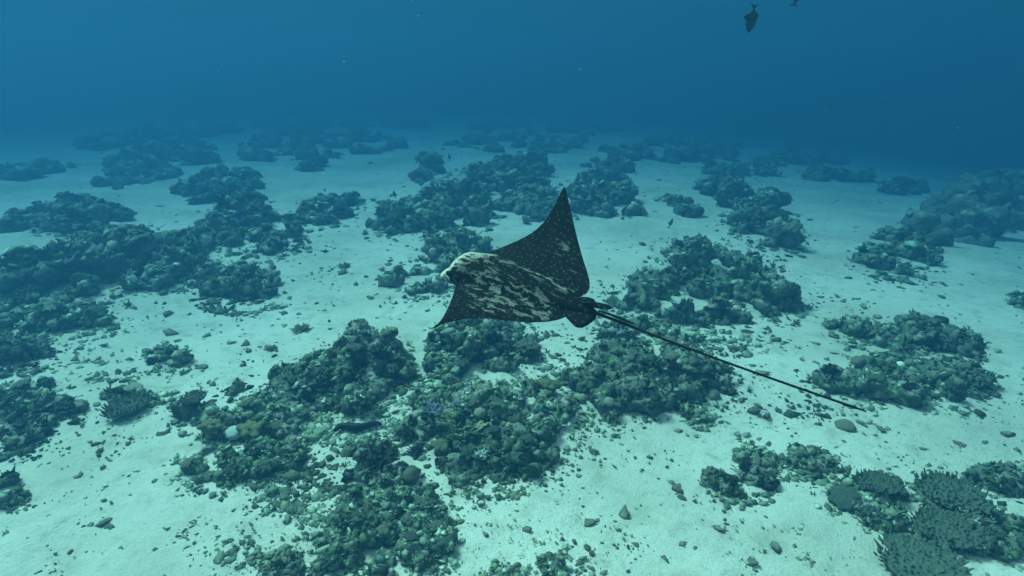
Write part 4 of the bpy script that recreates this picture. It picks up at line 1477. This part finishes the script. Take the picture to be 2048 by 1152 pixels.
    slab('pelvic_fin', [(-.24, -.02), (-.265, -.045), (-.285, -.062), (-.315, -.074), (-.338, -.072), (-.352, -.058), (-.362, -.036), (-.364, -.015), (-.35, -.002), (-.30, 0)], .004, -.02, .008, -.15)
    v, f = tube([(-.335, -.055, -.012), (-.36, -.063, -.014), (-.39, -.071, -.015), (-.405, -.074, -.015), (-.410, -.075, -.015)], [.010, .012, .011, .008, .003], 10)
    me = mesh_from('clasper', v * S_RAY, f)
    plain_plan(me, v, .32)
    link('clasper', me, m, root)
    # small dorsal fin at the root of the tail
    fin = [(-.325, 0, .018), (-.345, 0, .040), (-.365, 0, .046), (-.378, 0, .040), (-.375, 0, .016), (-.35, 0, .012)]
    vv = [(x, .004, z) for x, y, z in fin] + [(x, -.004, z) for x, y, z in fin]
    ff = [(0, 1, 2, 3, 4, 5)[::-1], (6, 7, 8, 9, 10, 11)] + [(i, (i + 1) % 6, 6 + (i + 1) % 6, 6 + i) for i in range(6)]
    link('dorsal_fin', mesh_from('dorsal_fin', np.array(vv) * S_RAY, ff), dark, root, smooth=False)
    # the tail, straight back from the trunk, and the barbed spine lying on it
    Ri = RAY_ROT.transposed()
    end = np.array(Ri @ (Vector(pix_at(1733, 823, 2.25)) - Vector(RAY_LOC)))
    st_ = np.array((-.33, 0, .008)) * S_RAY
    ts = np.linspace(0, 1, 26)
    pts = [st_ + (end - st_) * t + np.array((0, 0, -.012)) * math.sin(math.pi * t) for t in ts]
    rad = [.0060 + .010 * math.exp(-t * 14) - .0012 * t for t in ts]
    rad[-1] = .003
    v, f = tube(pts, rad, 10)
    link('tail', mesh_from('tail', v, f), dark, root)
    dv = (end - st_) / np.linalg.norm(end - st_)
    up = np.array((0, 0, 1.0))
    a0 = st_ + dv * .09 + up * .016
    v, f = tube([a0, a0 + dv * .06 + up * .004, a0 + dv * .13 + up * .004, a0 + dv * .185 + up * .001, a0 + dv * .205], [.004, .0065, .006, .004, .001], 6)
    link('tail_spine', mesh_from('tail_spine', v, f), dark, root)


build_ray()


# ------------------------------------------------------------------ fish
def make_fish(loc, heading, up, L, depth, label, tone, cat='fish', group=None, fins=True):
    """body axis along heading, back towards up"""
    root = bpy.data.objects.new('reef_fish', None)
    COL.objects.link(root)
    F = Vector(heading).normalized()
    U = (Vector(up) - F * Vector(up).dot(F)).normalized()
    Y = U.cross(F)
    root.location = loc
    root.rotation_euler = Matrix((F, Y, U)).transposed().to_euler()
    tag(root, label, cat, group)
    m = bpy.data.materials.get('fish_' + tone)
    if m is None:
        m, nt, b = new_mat('fish_' + tone, .5, .3)
        tc = nt.nodes.new('ShaderNodeTexCoord')
        lo, hi = {'dark': ((.006, .008, .010), (.02, .025, .03)), 'grey': ((.05, .06, .06), (.13, .14, .13))}[tone]
        nt.links.new(ramp(nt, noise_node(nt, tc.outputs['Object'], 40, 3, .6), [(.3, lo), (.7, hi)]), b.inputs['Base Color'])
    prof = [(.50, .01), (.46, .10), (.38, .24), (.25, .40), (.08, .5), (-.08, .48), (-.22, .36), (-.34, .18), (-.42, .085), (-.46, .08)]
    K = 12
    v, f = [], []
    for x, h in prof:
        for j in range(K):
            q = 2 * math.pi * j / K
            v.append((x * L, h * L * depth * .42 * math.cos(q) * .8, h * L * depth * math.sin(q)))
    for i in range(len(prof) - 1):
        for j in range(K):
            f.append((i * K + j, (i + 1) * K + j, (i + 1) * K + (j + 1) % K, i * K + (j + 1) % K))
    f.append(tuple(range(K)))
    f.append(tuple(range((len(prof) - 1) * K, len(prof) * K))[::-1])
    link('body', mesh_from('body', v, f), m, root)

    def fin(name, outline, t=.012):
        n = len(outline)
        vv = [(x * L, t * L * (0.4 if i not in (0, n - 1) else 1), z * L) for i, (x, z) in enumerate(outline)]
        vv += [(x_, -y_, z_) for x_, y_, z_ in vv]
        ff = [tuple(range(n))[::-1], tuple(range(n, 2 * n))] + [(i, (i + 1) % n, n + (i + 1) % n, n + i) for i in range(n)]
        link(name, mesh_from(name, vv, ff), m, root, smooth=False)
    d = depth
    fin('tail_fin', [(-.42, .03), (-.50, .10), (-.62, .20), (-.58, .09), (-.55, 0), (-.58, -.09), (-.62, -.19), (-.50, -.10), (-.42, -.03)])
    fin('dorsal_fin', [(.02, .44 * d), (-.10, .62 * d + .10), (-.19, .50 * d + .09), (-.24, .40 * d), (-.32, .22 * d), (-.30, .12 * d)])
    fin('anal_fin', [(-.05, -.44 * d), (-.17, -.50 * d - .06), (-.26, -.34 * d), (-.33, -.20 * d), (-.30, -.10 * d)])
    return root


make_fish(pix_at(1503, 40, 6.0), (-.02, .25, -1), (-1, -.25, -.1), .245, .50, 'dark triggerfish hanging head down in open blue water', 'dark')
make_fish(pix_at(1596, -14, 6.4), (.30, .2, 1), (-.9, .4, .2), .23, .50, 'dark fish swimming upward beside the head down triggerfish', 'dark')
make_fish(pix_hit(660, 655)[0] + np.array([0, 0, .10]), (.2, .5, -.4), (0, .2, 1), .075, .55, 'tiny dark fish hovering over the sand channel ahead of the ray', 'dark')
make_fish(pix_hit(1340, 466)[0] + np.array([0, 0, .25]), (.35, .2, .8), (-.8, 0, .3), .22, .32, 'slender grey fish swimming upward over sand beyond the large reef block', 'grey')
make_fish(pix_hit(790, 405)[0] + np.array([0, 0, .25]), (-.2, .2, .8), (.8, 0, .2), .22, .4, 'grey fish hovering above sand next to the jagged cluster', 'grey')
make_fish(pix_hit(899, 332)[0] + np.array([0, 0, .4]), (-.1, .2, .9), (.8, 0, .2), .30, .35, 'far dark fish above sand next to the upright pillar', 'dark')
make_fish(pix_hit(652, 514)[0] + np.array([0, 0, .12]), (-.8, .2, -.1), (0, 0, 1), .15, .42, 'small dark fish cruising low over bare sand ahead of the outcrop', 'dark')
make_fish(pix_hit(975, 285)[0] + np.array([0, 0, .6]), (-.8, .2, -.1), (0, 0, 1), .5, .42, 'far hazy fish above the hazy reef line', 'dark')
make_fish(pix_hit(690, 972)[0] + np.array([0, 0, .06]), (-.6, .2, -.3), (0, 0, 1), .075, .75, 'tiny black fish beside the rubble bed near the pale mound', 'dark')
make_fish(pix_hit(830, 970)[0] + np.array([0, 0, .06]), (-.1, .2, 1), (.7, 0, .2), .075, .6, 'tiny black fish upright beside the smooth greyish coral ball', 'dark')
make_fish(pix_hit(1740, 545)[0] + np.array([0, 0, .15]), (-.9, .1, 0), (0, 0, 1), .2, .4, 'dim fish passing low in front of the mottled patch', 'dark')

# the dark long bodied fish lying under the ledge
ep = pix_hit(716, 862)[0]
ed = np.linalg.norm(ep - C_POS) / FPX
ex = [(-40, 12), (-34, 0), (-20, -1), (-4, 3), (10, 1), (24, -6), (36, -9), (44, -5)]
er = [3, 6, 7, 8, 7, 6, 4, 1.5]
pts = [ep + np.array([a * ed, b * ed * -1.2, .055]) for a, b in ex]
v, f = tube(pts, [r * ed for r in er], 10)
em, ent, eb = new_mat('eel_skin', .6, .2)
eb.inputs['Base Color'].default_value = (.012, .016, .018, 1)
eel = link('long_fish', mesh_from('long_fish', v - ep, f), em)
eel.location = ep
tag(eel, 'dark long bodied fish lying in the shade under the dark topped bommie', 'fish')

# ------------------------------------------------------------------ specks drifting in the water
def specks():
    rs = np.random.default_rng(5)
    n = 70
    pos = np.array([pix_at(rs.uniform(0, 2048), rs.uniform(0, 700), rs.uniform(1.5, 6)) for _ in range(n)])
    pos = np.concatenate([pos, [pix_at(1160, 139, 2.5), pix_at(688, 123, 2.5), pix_at(1040, 300, 3)]])
    n = len(pos)
    nrm = rs.normal(size=(n, 3))
    nrm /= np.linalg.norm(nrm, axis=1, keepdims=True)
    size = rs.uniform(.0008, .0018, n)
    size[-3:] = .0028
    v, t, c = batch(pos, nrm, size, rs, LUMPS[:4], None, np.full(n, 5))
    m = mesh_np('plankton', v, t)
    add_tint(m, c * 1.6)
    tag(link('plankton', m, M_TINT), 'tiny pale specks of plankton drifting in the blue water', 'plankton', kind='stuff')


specks()

# ------------------------------------------------------------------ the water between lens and reef
hz = bpy.data.materials.new('sea_water_haze')
hz.use_nodes = True
hz.node_tree.nodes.clear()
ho = hz.node_tree.nodes.new('ShaderNodeOutputMaterial')
hv = hz.node_tree.nodes.new('ShaderNodeVolumePrincipled')
hv.inputs['Color'].default_value = (*HAZE_COLOR, 1)
hv.inputs['Absorption Color'].default_value = (*HAZE_ABSORB, 1)
hv.inputs['Density'].default_value = HAZE_DENSITY
hv.inputs['Anisotropy'].default_value = HAZE_G
hz.node_tree.links.new(hv.outputs[0], ho.inputs['Volume'])
X, Y0, Y1, Z0, Z1 = 88, -20, 88, -17.0, 5.4
bv = [(x, y, z) for x in (-X, X) for y in (Y0, Y1) for z in (Z0, Z1)]
bf = [(0, 1, 3, 2), (4, 6, 7, 5), (0, 4, 5, 1), (2, 3, 7, 6), (0, 2, 6, 4), (1, 5, 7, 3)]
haze = link('haze', mesh_from('haze', bv, bf), hz, smooth=False)
tag(haze, 'blue green sea water that fades the far reef', 'water', kind='stuff')
